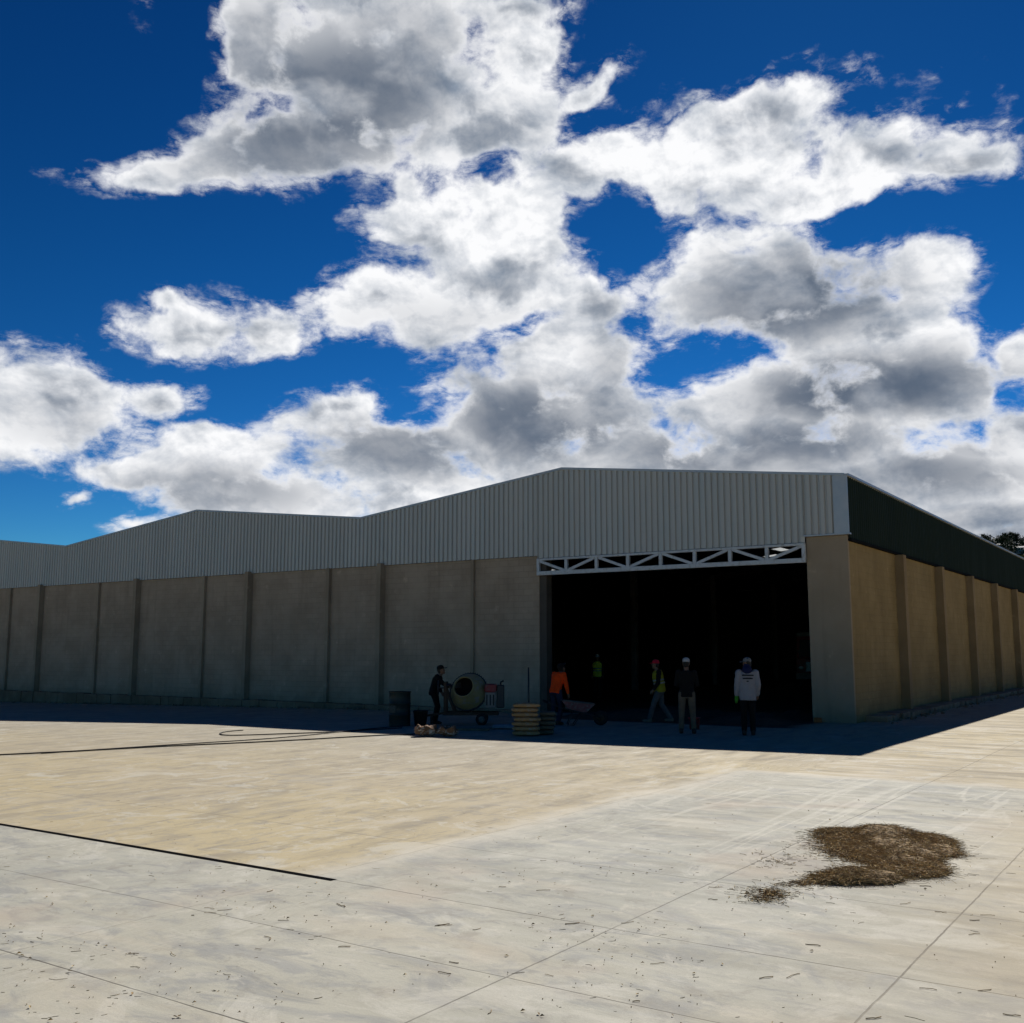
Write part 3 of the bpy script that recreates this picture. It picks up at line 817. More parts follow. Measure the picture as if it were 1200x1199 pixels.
def stance(h=1.75, **kw):
    """joints of a standing adult facing +Y, metres for a height of 1.75"""
    J = dict(pelvis=(0, 0, .95), waist=(0, .005, 1.08), chest=(0, .015, 1.29), neck=(0, .0, 1.475), head=(0, .035, 1.635),
             sl=(-.185, 0, 1.425), el=(-.235, -.02, 1.14), wl=(-.24, .05, .895), sr=(.185, 0, 1.425), er=(.235, -.02, 1.14), wr=(.24, .05, .895),
             hl=(-.092, 0, .93), kl=(-.105, .025, .50), al=(-.11, -.02, .085), hr=(.092, 0, .93), kr=(.105, .025, .50), ar=(.11, -.02, .085))
    J.update(kw)
    k = h / 1.75
    return {a: Vector(b) * k for a, b in J.items()}
def person(name_loc, rz, J, label, top, bottom, boots, cap=None, head_yaw=0.0, head_pitch=0.0, hand_bend=0.4, extra=None, sleeves=True, gloves=(), hood=None, vest=None, brim=0.0, group=None, jacket_len=0.0):
    """one adult: continuous body, with clothing, cap and boots as parts"""
    root = empty('person', name_loc, rz, label, 'person', group)
    k = J['neck'].z and 1.0
    def orient(a, b):
        d = (b - a).normalized(); x = Vector((1, 0, 0)); x = (x - d * x.dot(d)).normalized()
        return x, d.cross(x) * -1
    HM = Matrix.Translation(J['head']) @ Matrix.Rotation(head_yaw, 4, 'Z') @ Matrix.Rotation(-head_pitch, 4, 'X')
    H = lambda x, y, z: HM @ Vector((x, y, z))
    def trunk(mb, grow, lo=0.0, hi=1.0, hem=0.0):
        P, W, C, Nk = J['pelvis'], J['waist'], J['chest'], J['neck']
        up = (C - P).normalized()
        secs = []
        for c, rx, ry in ((P - up * (0.10 + hem), .158, .118), (P - up * 0.02, .170, .125), (W, .155, .112), (W.lerp(C, .5), .165, .118), (C, .182, .125), (C.lerp(Nk, .55), .178, .110), (C.lerp(Nk, .85), .12, .085), (Nk, .07, .065)):
            r, f = orient(P, C)
            secs.append((c, r * (rx + grow), f * (ry + grow)))
        mb.loft(secs)
    def limb(mb, pts, rads): mb.tube(pts, rads, 12, dome=True)
    # --- body
    b = MB()
    trunk(b, -0.008)
    limb(b, [J['neck'] - Vector((0, 0, .05)), H(0, -.012, -.07)], [.062, .054])
    b.ball(H(0, -.012, .022), .074, .094, .098); b.ball(H(0, .022, -.035), .058, .068, .078)
    b.ball(H(0, .092, -.012), .014, .022, .024, u=10, v=8)                      # nose
    b.ball(H(0, .078, -.062), .026, .014, .012, u=10, v=8)                     # mouth
    b.ball(H(0, .070, -.095), .026, .022, .02, u=10, v=8)                      # chin
    for sx in (-1, 1):
        b.ball(H(sx * .076, -.005, -.008), .012, .022, .034, u=10, v=8)       # ears
        b.ball(H(sx * .032, .068, .022), .022, .016, .010, u=10, v=8)          # brows
    for sd in 'lr':
        S, E, W_ = J['s' + sd], J['e' + sd], J['w' + sd]
        limb(b, [S, S.lerp(E, .5), E], [.058, .050, .043]); limb(b, [E, E.lerp(W_, .35), W_], [.044, .041, .029])
        d = (W_ - E).normalized(); out = Vector((-1 if sd == 'l' else 1, 0, 0))
        side = (Vector((0, 1, 0)) - d * d.y); side = side.normalized() if side.length > .2 else Vector((0, 0, 1))
        inn = -(out - d * out.dot(d)).normalized()
        # palm, four unequal curled fingers and a thumb that leaves the side of the palm
        b.tube([W_ - d * .01, W_ + d * .045, W_ + d * .088], [.027, .036, .034], 10, dome=True)
        for q, (off, ln) in enumerate(((.027, .068), (.009, .078), (-.009, .072), (-.026, .056))):
            p0 = W_ + d * .078 + side * off
            p1 = p0 + (d + inn * hand_bend * .5).normalized() * ln * .5
            p2 = p1 + (d * .6 + inn * hand_bend * 1.5).normalized() * ln * .5
            limb(b, [p0, p1, p2], [.0105, .010, .009])
        t0 = W_ + d * .03 + side * .022
        limb(b, [t0, t0 + (side * .8 + d * .7).normalized() * .035, t0 + (side * .35 + d + inn * .3).normalized() * .068], [.013, .012, .010])
        Hh, K, A = J['h' + sd], J['k' + sd], J['a' + sd]
        limb(b, [Hh, Hh.lerp(K, .5), K], [.092, .074, .056]); limb(b, [K, K.lerp(A, .35), A], [.056, .055, .036])
    body = fuse(b.build('body', M['skin'], root), 0.0085, 5)
    for sx in (-1, 1):
        e = MB(); e.ball(H(sx * .031, .083, .004), .011, .006, .007, u=8, v=6); e.build('eye', M['eye'], root)
    # --- trousers
    b = MB()
    P, C = J['pelvis'], J['chest']; up = (C - P).normalized(); r, f = orient(P, C)
    b.loft([(P - up * .13, r * .15, f * .115), (P - up * .02, r * .178, f * .132), (J['waist'] - up * .02, r * .166, f * .122)])
    for sd in 'lr':
        Hh, K, A = J['h' + sd], J['k' + sd], J['a' + sd]
        limb(b, [Hh, Hh.lerp(K, .5), K, K.lerp(A, .4), A + (K - A).normalized() * .03], [.104, .090, .074, .070, .066])
    fuse(b.build('trousers', bottom, root), 0.012, 4, .006, 3.1)
    # --- top
    b = MB(); trunk(b, .016 if not jacket_len else .03, hem=jacket_len)
    for sd in 'lr':
        S, E, W_ = J['s' + sd], J['e' + sd], J['w' + sd]
        g = .0 if not jacket_len else .012
        if sleeves: limb(b, [S, S.lerp(E, .5), E, E.lerp(W_, .5), W_ - (W_ - E).normalized() * .03], [.074 + g, .066 + g, .060 + g, .054 + g, .044 + g])
        else: limb(b, [S, S.lerp(E, .4), S.lerp(E, .72)], [.074, .068, .066])
    fuse(b.build('jacket' if jacket_len else 'shirt', top, root), 0.012, 4, .009, 7.7)
    # --- boots
    for sd in 'lr':
        A, K = J['a' + sd], J['k' + sd]
        fw = Vector((A.x * .25, 1, 0)).normalized()
        fz = max(0.0, A.z - .085)
        b = MB()
        limb(b, [A + (K - A).normalized() * .08, Vector((A.x, A.y - .02, fz + .055))], [.056, .055])
        b.ball(Vector((A.x, A.y, fz + .045)) + fw * .065, .050, .125, .042); b.ball(Vector((A.x, A.y, fz + .04)) + fw * .13, .052, .065, .036)
        b.box(A.x - .045, A.x + .045, A.y - .06, A.y + .17, fz + .004, fz + .035)
        fuse(b.build('boot', boots, root), 0.01, 3)
    # --- hair, cap
    b = MB(); b.ball(H(0, -.026, .03), .081, .092, .098); b.ball(H(0, -.05, -.03), .066, .055, .06)
    fuse(b.build('hair', M['hair'], root), 0.009, 2)
    if cap:
        b = MB()
        prof = [(.088, 0), (.090, .03), (.082, .07), (.058, .098), (.02, .112), (0, .114)]
        b.lathe(prof, (0, 0, 0), seg=24)
        for v in b.bm.verts: v.co = H(v.co.x * .98, v.co.y * 1.14 - .012, v.co.z + .038)
        cp = b.build('cap', cap, root)
        v = MB(); ang = [R(-58 + 116 * i / 10) for i in range(11)]
        inner = [(math.sin(a) * .078, math.cos(a) * .095, .048) for a in ang]
        outer = [(math.sin(a) * .080, math.cos(a) * .105 + .075 * math.cos(a) ** .5 , .040 - .012 * abs(math.sin(a))) for a in ang]
        for i in range(10):
            for dz in (0, .008):
                v.quad(H(*inner[i]) + Vector((0, 0, dz)), H(*inner[i + 1]) + Vector((0, 0, dz)), H(*outer[i + 1]) + Vector((0, 0, dz)), H(*outer[i]) + Vector((0, 0, dz)))
            v.quad(H(*outer[i]), H(*outer[i + 1]), H(*outer[i + 1]) + Vector((0, 0, .008)), H(*outer[i]) + Vector((0, 0, .008)))
        v.build('brim', cap, cp)
    if hood is not None:
        b = MB(); b.tube([J['neck'] + Vector((0, -.02, -.04)), J['neck'] + Vector((0, -.01, .05)), J['neck'] + Vector((0, .0, .10))], [.115, .112, .085], 16, dome=True)
        b.ball(J['neck'] + Vector((0, -.09, .01)), .12, .07, .085)
        fuse(b.build('hood', hood, root), 0.012, 3, .006)
    if vest is not None:
        b = MB(); trunk(b, .034)
        vo = fuse(b.build('safety_vest', vest, root), 0.012, 4, .006, 1.3)
        for fz in (.12, .55):
            c = J['waist'].lerp(J['chest'], fz); r, f = orient(J['pelvis'], J['chest'])
            b = MB(); b.loft([(c - Vector((0, 0, .022)), r * .208, f * .165), (c + Vector((0, 0, .022)), r * .208, f * .165)], 24); b.build('reflective_band', M['vest_tape'], vo)
    for sd in gloves:
        E, W_ = J['e' + sd], J['w' + sd]; d = (W_ - E).normalized()
        b = MB(); b.tube([W_ - d * .04, W_ + d * .02, W_ + d * .1, W_ + d * .15], [.044, .045, .048, .032], 10, dome=True)
        b.tube([W_ + d * .03 + Vector((0, .03, 0)), W_ + d * .09 + Vector((0, .062, 0))], [.018, .015], 8, dome=True)
        fuse(b.build('glove', M['glove'], root), 0.009, 2)
    return root
def at(x, y, dz=0.0): return (x, y, gz(x, y) + dz)
# facing angles: rz turns +Y (facing away from the building's front is -Y)
# 1 worker at the mixer, in black, bent over the lever, facing along the wall to the right
J = stance(1.62, waist=(0, .02, 1.07), chest=(0, .09, 1.27), neck=(0, .15, 1.42), head=(0, .21, 1.565), sl=(-.18, .12, 1.38), sr=(.18, .12, 1.38),
           er=(.24, .30, 1.20), wr=(.20, .50, 1.08), el=(-.26, .05, 1.12), wl=(-.24, .18, .92), kl=(-.11, .08, .51), kr=(.11, .14, .51), ar=(.12, .06, .085))
person(at(-9.62, -6.25), R(-62), J, 'worker all in black with a dark cap, standing at the cement mixer lever', M['black_cloth'], M['black_cloth'], M['boot'], cap=M['black_cloth'], head_pitch=R(-12), group='workers on the site')
# 2 worker in orange, bent forward with both arms down at the barrow handles
J = stance(1.68, waist=(0, .03, 1.07), chest=(0, .10, 1.27), neck=(0, .17, 1.43), head=(0, .26, 1.55), sl=(-.18, .14, 1.385), sr=(.18, .14, 1.385),
           el=(-.25, .16, 1.10), wl=(-.23, .26, .85), er=(.25, .16, 1.10), wr=(.23, .26, .85), kl=(-.12, .06, .50), kr=(.12, .10, .50))
person(at(-6.47, -5.0), R(-12), J, 'worker in a bright orange shirt and dark jeans, head bowed beside the wheelbarrow', M['orange_cloth'], M['navy_cloth'], M['boot'], cap=M['black_cloth'], head_pitch=R(-38), group='workers on the site')
# 3 worker with red cap and yellow vest, mid-stride to the left
J = stance(1.70, kl=(-.10, .17, .52), al=(-.10, .30, .10), kr=(.10, -.04, .50), ar=(.10, -.30, .12), chest=(0, .05, 1.28), neck=(0, .06, 1.465), head=(0, .11, 1.62),
           el=(-.25, .02, 1.13), wl=(-.23, .16, .92), er=(.25, -.06, 1.14), wr=(.24, .02, .90))
person(at(-4.55, -2.65), R(112), J, 'worker in a red cap and yellow safety vest walking left past the doorway', M['black_cloth'], M['grey_cloth'], M['boot_tan'], cap=M['red_cloth'], vest=M['hi_vis'], group='workers on the site')
# 4 man in black top and khaki trousers, back to us, arms folded in front
J = stance(1.76, el=(-.245, .06, 1.14), wl=(-.08, .22, 1.12), er=(.245, .06, 1.14), wr=(.08, .24, 1.08), kl=(-.13, .02, .50), al=(-.145, -.02, .085), kr=(.13, .02, .50), ar=(.15, -.02, .085), hl=(-.1, 0, .93), hr=(.1, 0, .93))
person(at(-2.32, -5.75), R(22), J, 'man in a black top, khaki trousers and white cap standing with his back turned', M['black_cloth'], M['khaki_cloth'], M['boot'], cap=M['cap_white'], group='workers on the site')
# 5 man in white printed jacket, head turned left
J = stance(1.77, wl=(-.25, .03, .895), wr=(.22, .08, .91), kl=(-.095, .02, .5), al=(-.10, -.02, .085), kr=(.095, .02, .5), ar=(.10, .01, .085))
pj = person(at(-0.93, -5.40), R(24), J, 'man in a white jacket with black print across the back, black trousers and grey cap', M['white_cloth'], M['black_cloth'], M['boot'], cap=M['cap_grey'], head_yaw=R(62), gloves=('l',), hood=M['blue_cloth'], jacket_len=.06, group='workers on the site')
def back_print():
    rnd = random.Random(5); k = 1.77 / 1.75
    for z, wd, n in ((1.372, .25, 9), (1.30, .22, 9)):
        b = MB(); x = -wd / 2; prev = None
        while x < wd / 2:                       # worn block letters running into one another
            w = wd / n * (0.6 + 0.5 * rnd.random()); top = z + .012 + .008 * rnd.random()
            pts = []
            for xx in (x, x + w):
                yb = -.148 * math.sqrt(max(0.1, 1 - (xx / .24) ** 2)) - .016
                pts.append((xx, yb))
            for zz0, zz1 in ((z - .016, z - .006), (z - .006, top)):
                b.quad((pts[0][0], pts[0][1], zz0 * k), (pts[1][0], pts[1][1], zz0 * k), (pts[1][0] - (.004 if zz1 == top else 0), pts[1][1], zz1 * k), (pts[0][0], pts[0][1], zz1 * k))
            x += w
        bmesh.ops.remove_doubles(b.bm, verts=b.bm.verts[:], dist=.0005)
        b.build('back_print', M['print'], pj, recalc=False)
    b = MB(); b.ball((.0, -.166, 1.235 * k), .028, .008, .014, u=12, v=8); b.build('back_print', M['print'], pj)
back_print()
# 6 far worker deep inside the hall
J = stance(1.80)
person(at(-13.47, 9.66, 0.08), R(200), J, 'worker in a yellow vest far inside the dark hall', M['black_cloth'], M['black_cloth'], M['boot'], cap=M['cap_white'], vest=M['hi_vis_lit'], group='workers on the site')

# ------------------------------------------------------------------ site gear
M['drum_paint'] = simple('dark_green_drum_paint', (0.018, 0.034, 0.032), 0.5, 0.2, var=0.3, scale=4, dirt=(0.05, 0.035, 0.025))
M['drum_label'] = simple('faded_drum_label', (0.06, 0.075, 0.07), 0.8, var=0.4, scale=14)
M['rust'] = simple('rusty_steel', (0.07, 0.045, 0.03), 0.8, 0.2, var=0.4, scale=9)
M['mixer_cream'] = simple('cream_mixer_paint', (0.30, 0.27, 0.13), 0.5, 0.1, var=0.25, scale=3, dirt=(0.30, 0.29, 0.26))
M['mixer_grey'] = simple('cement_caked_steel', (0.13, 0.125, 0.115), 0.9, 0.0, var=0.3, scale=6, bump=0.5)
M['red_paint'] = simple('worn_red_paint', (0.28, 0.03, 0.035), 0.5, 0.0, var=0.3, scale=6, dirt=(0.12, 0.1, 0.09))
M['white_paint'] = simple('dusty_white_paint', (0.22, 0.215, 0.20), 0.6, 0.0, var=0.3, scale=6, dirt=(0.2, 0.18, 0.15))
M['rubber'] = simple('black_rubber', (0.012, 0.012, 0.013), 0.75, 0.0, var=0.2)
M['bucket'] = simple('dark_bucket_plastic', (0.022, 0.024, 0.026), 0.55, 0.0, var=0.25, dirt=(0.10, 0.10, 0.095))
M['paper'] = simple('brown_paper_sack', (0.36, 0.225, 0.10), 0.85, 0.0, var=0.2, scale=5, bump=0.4, bscale=30, dirt=(0.34, 0.30, 0.24))
M['paper_dull'] = simple('dusty_paper_sack', (0.11, 0.105, 0.075), 0.9, 0.0, var=0.25, scale=5, bump=0.4, bscale=30)
M['grey_sack'] = simple('grey_sack', (0.27, 0.29, 0.32), 0.85, 0.0, var=0.2, scale=5, bump=0.4, bscale=30)
M['wood'] = simple('weathered_board', (0.19, 0.15, 0.105), 0.85, 0.0, var=0.35, scale=5)
M['barrow_tray'] = simple('faded_red_tray', (0.26, 0.10, 0.105), 0.6, 0.0, var=0.2, scale=6, dirt=(0.25, 0.23, 0.22))
M['orange_clay'] = simple('orange_clay', (0.42, 0.13, 0.04), 0.9, 0.0, var=0.2, scale=12)
M['glass'] = simple('dark_glass', (0.02, 0.045, 0.055), 0.08, 0.0, spec=0.8, var=0.1)
M['lamp_glass'] = simple('lamp_glass', (0.75, 0.76, 0.78), 0.1, 0.6, var=0.0)

def oil_drum():
    t = empty('oil_drum', at(-9.95, -7.3), 0, 'tall dark green steel drum standing left of the worker in black', 'drum')
    b = MB(); r = .285
    prof = [(r, 0.0), (r, .28), (r + .012, .29), (r + .012, .305), (r, .315), (r, .58), (r + .012, .59), (r + .012, .605), (r, .615), (r, .87), (r + .01, .88), (r + .01, .90), (r - .012, .90), (r - .012, .55), (0.0, .55)]
    b.lathe(prof, closed=False); b.build('shell', M['drum_paint'], t)
    b = MB(); b.lathe([(0, .70), (.15, .705), (r - .014, .70)], closed=False); b.build('water', M['glass'], t)
    b = MB(); b.lathe([(r - .013, .895), (r + .016, .893), (r + .018, .91), (r - .008, .912), (r - .013, .895)], closed=False); b.build('rim', M['rust'], t)
    b = MB(); b.box(-.12, .10, -r - .004, -r + .05, .36, .55); b.build('label_patch', M['drum_label'], t)
oil_drum()
def pail(loc, r0, r1, h, label, mat, group=None):
    t = empty('bucket', loc, 0, label, 'bucket', group)
    b = MB(); b.lathe([(0, 0), (r0, 0), (r1, h), (r1 + .012, h), (r1 + .012, h - .02), (r1 + .004, h - .022)], closed=False)
    b.lathe([(r1 - .004, h), (r0 - .006, .01), (0, .01)], closed=False); b.build('shell', mat, t)
    b = MB(); b.tube([(r1 + .012, 0, h - .03)] + [(r1 * 1.02 * math.cos(a), -.03 - .10 * math.sin(a), h - .03 - .05 * math.sin(a)) for a in [R(15 + 150 * i / 8) for i in range(9)]] + [(-r1 - .012, 0, h - .03)], .005, 6); b.build('handle', M['dark_steel'], t)
pail(at(-9.72, -6.75), .13, .17, .37, 'dark open bucket standing beside the green drum', M['bucket'], 'buckets by the mixer')
pail(at(-9.50, -6.95), .14, .185, .40, 'black bucket between the open bucket and the worker in black', M['rubber'], 'buckets by the mixer')
pail(at(-2.75, -4.4), .12, .15, .30, 'dull red bucket on the ground left of the man in khaki trousers', M['red_paint'])

def mixer():
    t = empty('cement_mixer', at(-8.61, -6.11), R(34.2), 'towable cement mixer with a cream drum, its open mouth facing the yard', 'cement mixer')
    ax = Vector((-.27, -.90, .34)).normalized()
    c = Vector((.06, 0, .86))
    b = MB()
    b.lathe([(.0, -.42), (.22, -.42), (.36, -.36), (.485, -.10), (.50, .0), (.50, .04)], c, ax, 36, closed=False)
    d = b.build('drum', M['mixer_cream'], t)
    b = MB(); b.lathe([(.46, .03), (.20, -.36), (0, -.38)], c, ax, 36, closed=False); b.build('lining', M['rubber'], d)
    b = MB(); b.lathe([(.50, .04), (.48, .10), (.285, .46), (.28, .48), (.262, .48), (.262, .45), (.262, .40)], c, ax, 36, closed=False)
    b.build('drum_cone', M['mixer_cream'], d); b = MB(); b.lathe([(.258, .455), (.44, .10)], c, ax, 36, closed=False); b.build('mouth_lining', M['rubber'], d)
    b = MB(); b.lathe([(.502, -.01), (.53, -.01), (.53, .04), (.502, .04), (.502, -.01)], c, ax, 48, smooth=False, closed=False)
    for i in range(48):
        a = 2 * math.pi * i / 48; q = Vector((0, 0, 1)).rotation_difference(ax)
        p = c + q @ Vector((.54 * math.cos(a), .54 * math.sin(a), .015)); b.ball(p, .009, .009, .02, u=6, v=4)
    b.build('ring_gear', M['dark_steel'], d)
    for k in range(3):
        a = 2 * math.pi * k / 3; q = Vector((0, 0, 1)).rotation_difference(ax)
        b = MB(); b.beam(c + q @ Vector((.40 * math.cos(a), .40 * math.sin(a), -.2)), c + q @ Vector((.30 * math.cos(a + .5), .30 * math.sin(a + .5), .3)), .02, .14); b.build('blade', M['mixer_grey'], d)
    b = MB()
    b.beam((-.62, -.34, .30), (.86, -.34, .30), .07, .08); b.beam((-.62, .34, .30), (.86, .34, .30), .07, .08)
    for x in (-.60, .10, .84): b.beam((x, -.30, .30), (x, .30, .30), .06, .07)
    b.build('frame', M['rust'], t)
    for y in (-.36, .36):
        b = MB(); b.beam((-.56, y, .34), (-.56, y, 1.13), .075, .07); b.beam((-.30, y, .34), (-.54, y, .9), .05, .05); b.build('upright', M['rust'], t)
    b = MB(); b.tube([(-.58, -.36, 1.05), (-.46, -.36, 1.05), (-.46, .36, 1.05), (-.58, .36, 1.05)], .03, 8); b.tube([(-.46, 0, 1.05), (-.2, .1, .75), c - ax * .42], .04, 8); b.build('yoke', M['dark_steel'], t)
    b = MB()
    hub = Vector((-.74, -.36, .98)); rr = .19
    b.tube([hub + Vector((.0, rr * math.cos(a), rr * math.sin(a))) for a in [2 * math.pi * i / 20 for i in range(21)]], .014, 6)
    for a in (0, 1, 2): b.tube([hub + Vector((0, rr * math.cos(a * math.pi / 3), rr * math.sin(a * math.pi / 3))), hub - Vector((0, rr * math.cos(a * math.pi / 3), rr * math.sin(a * math.pi / 3)))], .01, 6)
    b.tube([hub, hub + Vector((.18, 0, .0))], .018, 8); b.build('handwheel', M['dark_steel'], t)
    for x, y in ((.42, -.44), (.42, .44)):
        w = MB(); w.lathe([(.07, -.05), (.13, -.055), (.155, -.03), (.16, 0), (.155, .03), (.13, .055), (.07, .05)], (x, y, .16), (0, 1, 0), 24); wo = w.build('wheel', M['rubber'], t)
        w = MB(); w.lathe([(0, -.058), (.085, -.056), (.085, .056), (0, .058)], (x, y, .16), (0, 1, 0), 20); w.build('rim', M['mixer_grey'], wo)
    b = MB(); b.beam((.42, -.40, .16), (.42, .40, .16), .04, .04); b.beam((.42, -.33, .16), (.42, -.33, .28), .05, .05); b.beam((.42, .33, .16), (.42, .33, .28), .05, .05); b.build('axle', M['dark_steel'], t)
    b = MB(); b.beam((-.62, 0, .30), (-1.15, 0, .22), .06, .06); b.beam((-.95, 0, .24), (-.95, 0, .0), .05, .05); b.build('tow_bar', M['rust'], t)
    # engine under a box hood, white sides, red lid, dark open end
    b = MB(); b.box(.50, .80, -.32, .26, .45, .86); e = b.build('engine_hood', M['white_paint'], t, bevel=.02)
    b = MB(); b.box(.49, .81, -.33, .27, .865, 1.08); b.build('lid', M['red_paint'], e, bevel=.025)
    b = MB(); b.box(.815, 1.02, -.29, .22, .45, 1.05); b.build('grille', M['dark_steel'], e, bevel=.02)
    for k in range(3):
        b = MB(); x = .54 + .09 * k; b.box(x, x + .03, -.326, -.316, .52, .80); b.build('vent', M['rubber'], e)
    b = MB(); b.tube([(.92, .1, 1.05), (.92, .1, 1.12), (1.0, .1, 1.16)], .022, 8); b.build('exhaust', M['rust'], e)
mixer()

def sack_mesh(name, w=.60, d=.38, h=.10, seed=0, flat=.75):
    """filled paper sack: pillow with pinched, folded ends"""
    b = MB(); bm = b.bm; nx, ny = 18, 12
    top, bot = [], []
    for i in range(nx + 1):
        u = -1 + 2 * i / nx; ra, rb = [], []
        for j in range(ny + 1):
            v = -1 + 2 * j / ny
            e = (1 - abs(u) ** 5) * (1 - abs(v) ** 4)
            t_ = max(.34, e ** .32)
            n = mnoise.noise(Vector((u * 2.2 + seed * 7.1, v * 2.2, seed)))
            n2 = mnoise.noise(Vector((u * 6 + seed * 3.3, v * 7, seed + 4)))
            x = u * w / 2 * (1 - .05 * v * v + .02 * n); y = v * d / 2 * (1 - .06 * (u ** 4) + .03 * n)
            ra.append(bm.verts.new((x, y, h / 2 + h / 2 * t_ * (1 + .16 * n) + .008 * n2))); rb.append(bm.verts.new((x, y, h / 2 - h / 2 * t_ * flat - .003 * n2)))
        top.append(ra); bot.append(rb)
    for i in range(nx):
        for j in range(ny):
            bm.faces.new((top[i][j], top[i + 1][j], top[i + 1][j + 1], top[i][j + 1])).smooth = True
            bm.faces.new((bot[i][j], bot[i][j + 1], bot[i + 1][j + 1], bot[i + 1][j])).smooth = True
    for i in range(nx):
        bm.faces.new((top[i][0], bot[i][0], bot[i + 1][0], top[i + 1][0])); bm.faces.new((top[i][ny], top[i + 1][ny], bot[i + 1][ny], bot[i][ny]))
    for j in range(ny):
        bm.faces.new((top[0][j], top[0][j + 1], bot[0][j + 1], bot[0][j])); bm.faces.new((top[nx][j], bot[nx][j], bot[nx][j + 1], top[nx][j + 1]))
    return b
def stacks():
    rnd = random.Random(11)
    c = Vector((-5.16, -8.42, gz(-5.16, -8.42)))
    ordn = ['lowest', 'second lowest', 'third from the bottom', 'fourth from the bottom', 'fifth from the bottom', 'second from the top', 'topmost']
    def stack(off, n, h, mat, words, group, w, d):
        protos = [sack_mesh('cement_sack', w, d, h * 1.12, s).build('cement_sack', mat) for s in (1, 2, 3)]
        rot = Matrix.Rotation(R(34), 3, 'Z')
        for i in range(n):
            o = protos[i] if i < 3 else protos[i % 3].copy()
            if i >= 3: COL.objects.link(o)
            q = c + rot @ Vector((off[0] + rnd.uniform(-.04, .04), off[1] + rnd.uniform(-.03, .03), 0))
            o.location = (q.x, q.y, c.z + .002 + i * h)
            o.rotation_euler = (0, 0, R(34) + rnd.uniform(-.07, .07) + (math.pi if i % 2 else 0))
            nm = ordn[i] if n == 7 else (ordn[i] if i < n - 1 else 'topmost')
            tag(o, nm + ' ' + words, 'cement sack', group)
    stack((.0, 0), 7, .106, M['paper'], 'brown paper cement sack of the front stack', 'brown cement sacks in the front stack', .64, .44)
    stack((.50, .42), 5, .105, M['paper_dull'], 'dull grey-green sack of the shadowed stack behind the brown sacks', 'dull sacks in the rear stack', .40, .50)
stacks()
def crumpled(loc, rz, w, d, h, seed, label, brown):
    b = sack_mesh('empty_sack', w, d, h, seed)
    for v in b.bm.verts:
        n = mnoise.noise(v.co * 7 + Vector((seed * 5, 0, 0))); n2 = mnoise.noise(v.co * 17 + Vector((0, seed * 3, 0)))
        v.co.z = max(.006, v.co.z * (1 + .55 * n) + .03 * n2); v.co.x += .05 * mnoise.noise(v.co * 9 + Vector((3, seed, 0))); v.co.y += .05 * mnoise.noise(v.co * 9 + Vector((9, seed, 0)))
    o = b.build('empty_sack', M[brown]); o.location = loc; o.rotation_euler = (0, 0, rz)
    tag(o, label, 'paper sack', 'crumpled sacks at the shadow edge')
def mat_torn():
    t = NT('torn_paper'); ob = t.tc.outputs['Object']
    n = t.noise(t.mapping(ob, (1.5, 3, 3), rot=(0, 0, R(40))), 3.2, 5, 0.6, dist=1.2)
    c = t.mix(t.mr(n, 0.56, 0.60), (0.24, 0.115, 0.05), (0.66, 0.60, 0.50))
    c = t.mix(t.mr(t.noise(ob, 9, 4), 0.35, 0.65, 0.0, 0.5), c, (0.20, 0.11, 0.05))
    t.set(c, 0.85); t.bump(t.noise(ob, 25, 5, 0.65), 0.6, 0.02); return t.m
M['torn'] = mat_torn()
crumpled(at(-6.95, -9.88), R(60), .50, .36, .24, 5, 'crumpled brown and white paper sack lying in the sun, left one of two', 'torn')
crumpled(at(-6.55, -9.60), R(20), .44, .34, .22, 9, 'torn olive brown sack slumped half in shade, right one of two', 'torn')
o = sack_mesh('cement_sack', .62, .40, .11, 21).build('cement_sack', M['grey_sack']); o.location = at(-6.75, -7.0); o.rotation_euler = (0, 0, R(34)); tag(o, 'pale grey sack lying flat on the ground in front of the mixer wheels', 'cement sack')
def plank(a, b, w, h, label):
    m = MB(); a = Vector(at(*a)); b_ = Vector(at(*b)); m.beam(a + Vector((0, 0, h / 2)), b_ + Vector((0, 0, h / 2 + .004)), w, h)
    o = m.build('plank', M['wood'], bevel=.004); tag(o, label, 'plank', 'boards in front of the mixer'); return o
plank((-8.2, -7.9), (-6.9, -7.2), .20, .035, 'long weathered board lying in front of the cement mixer')
plank((-8.0, -8.3), (-6.7, -7.75), .14, .05, 'shorter board nearest the sunlit yard, before the mixer')
def shovel():
    t = empty('shovel', at(-6.55, -6.3), 0, 'long-handled shovel leaning upright behind the cement sacks', 'shovel')
    b = MB(); b.tube([(0.08, 0, .32), (.0, .10, .9), (-.08, .22, 1.52)], .022, 8); b.build('handle', M['dark_steel'], t)
    b = MB(); b.prism([(-.02, -.04, .0), (.08, -.05, -.0), (.20, -.04, .02), (.20, -.02, .28), (.12, .0, .34), (.0, -.01, .30)], (0, .012, 0)); b.build('blade', M['rust'], t)
shovel()
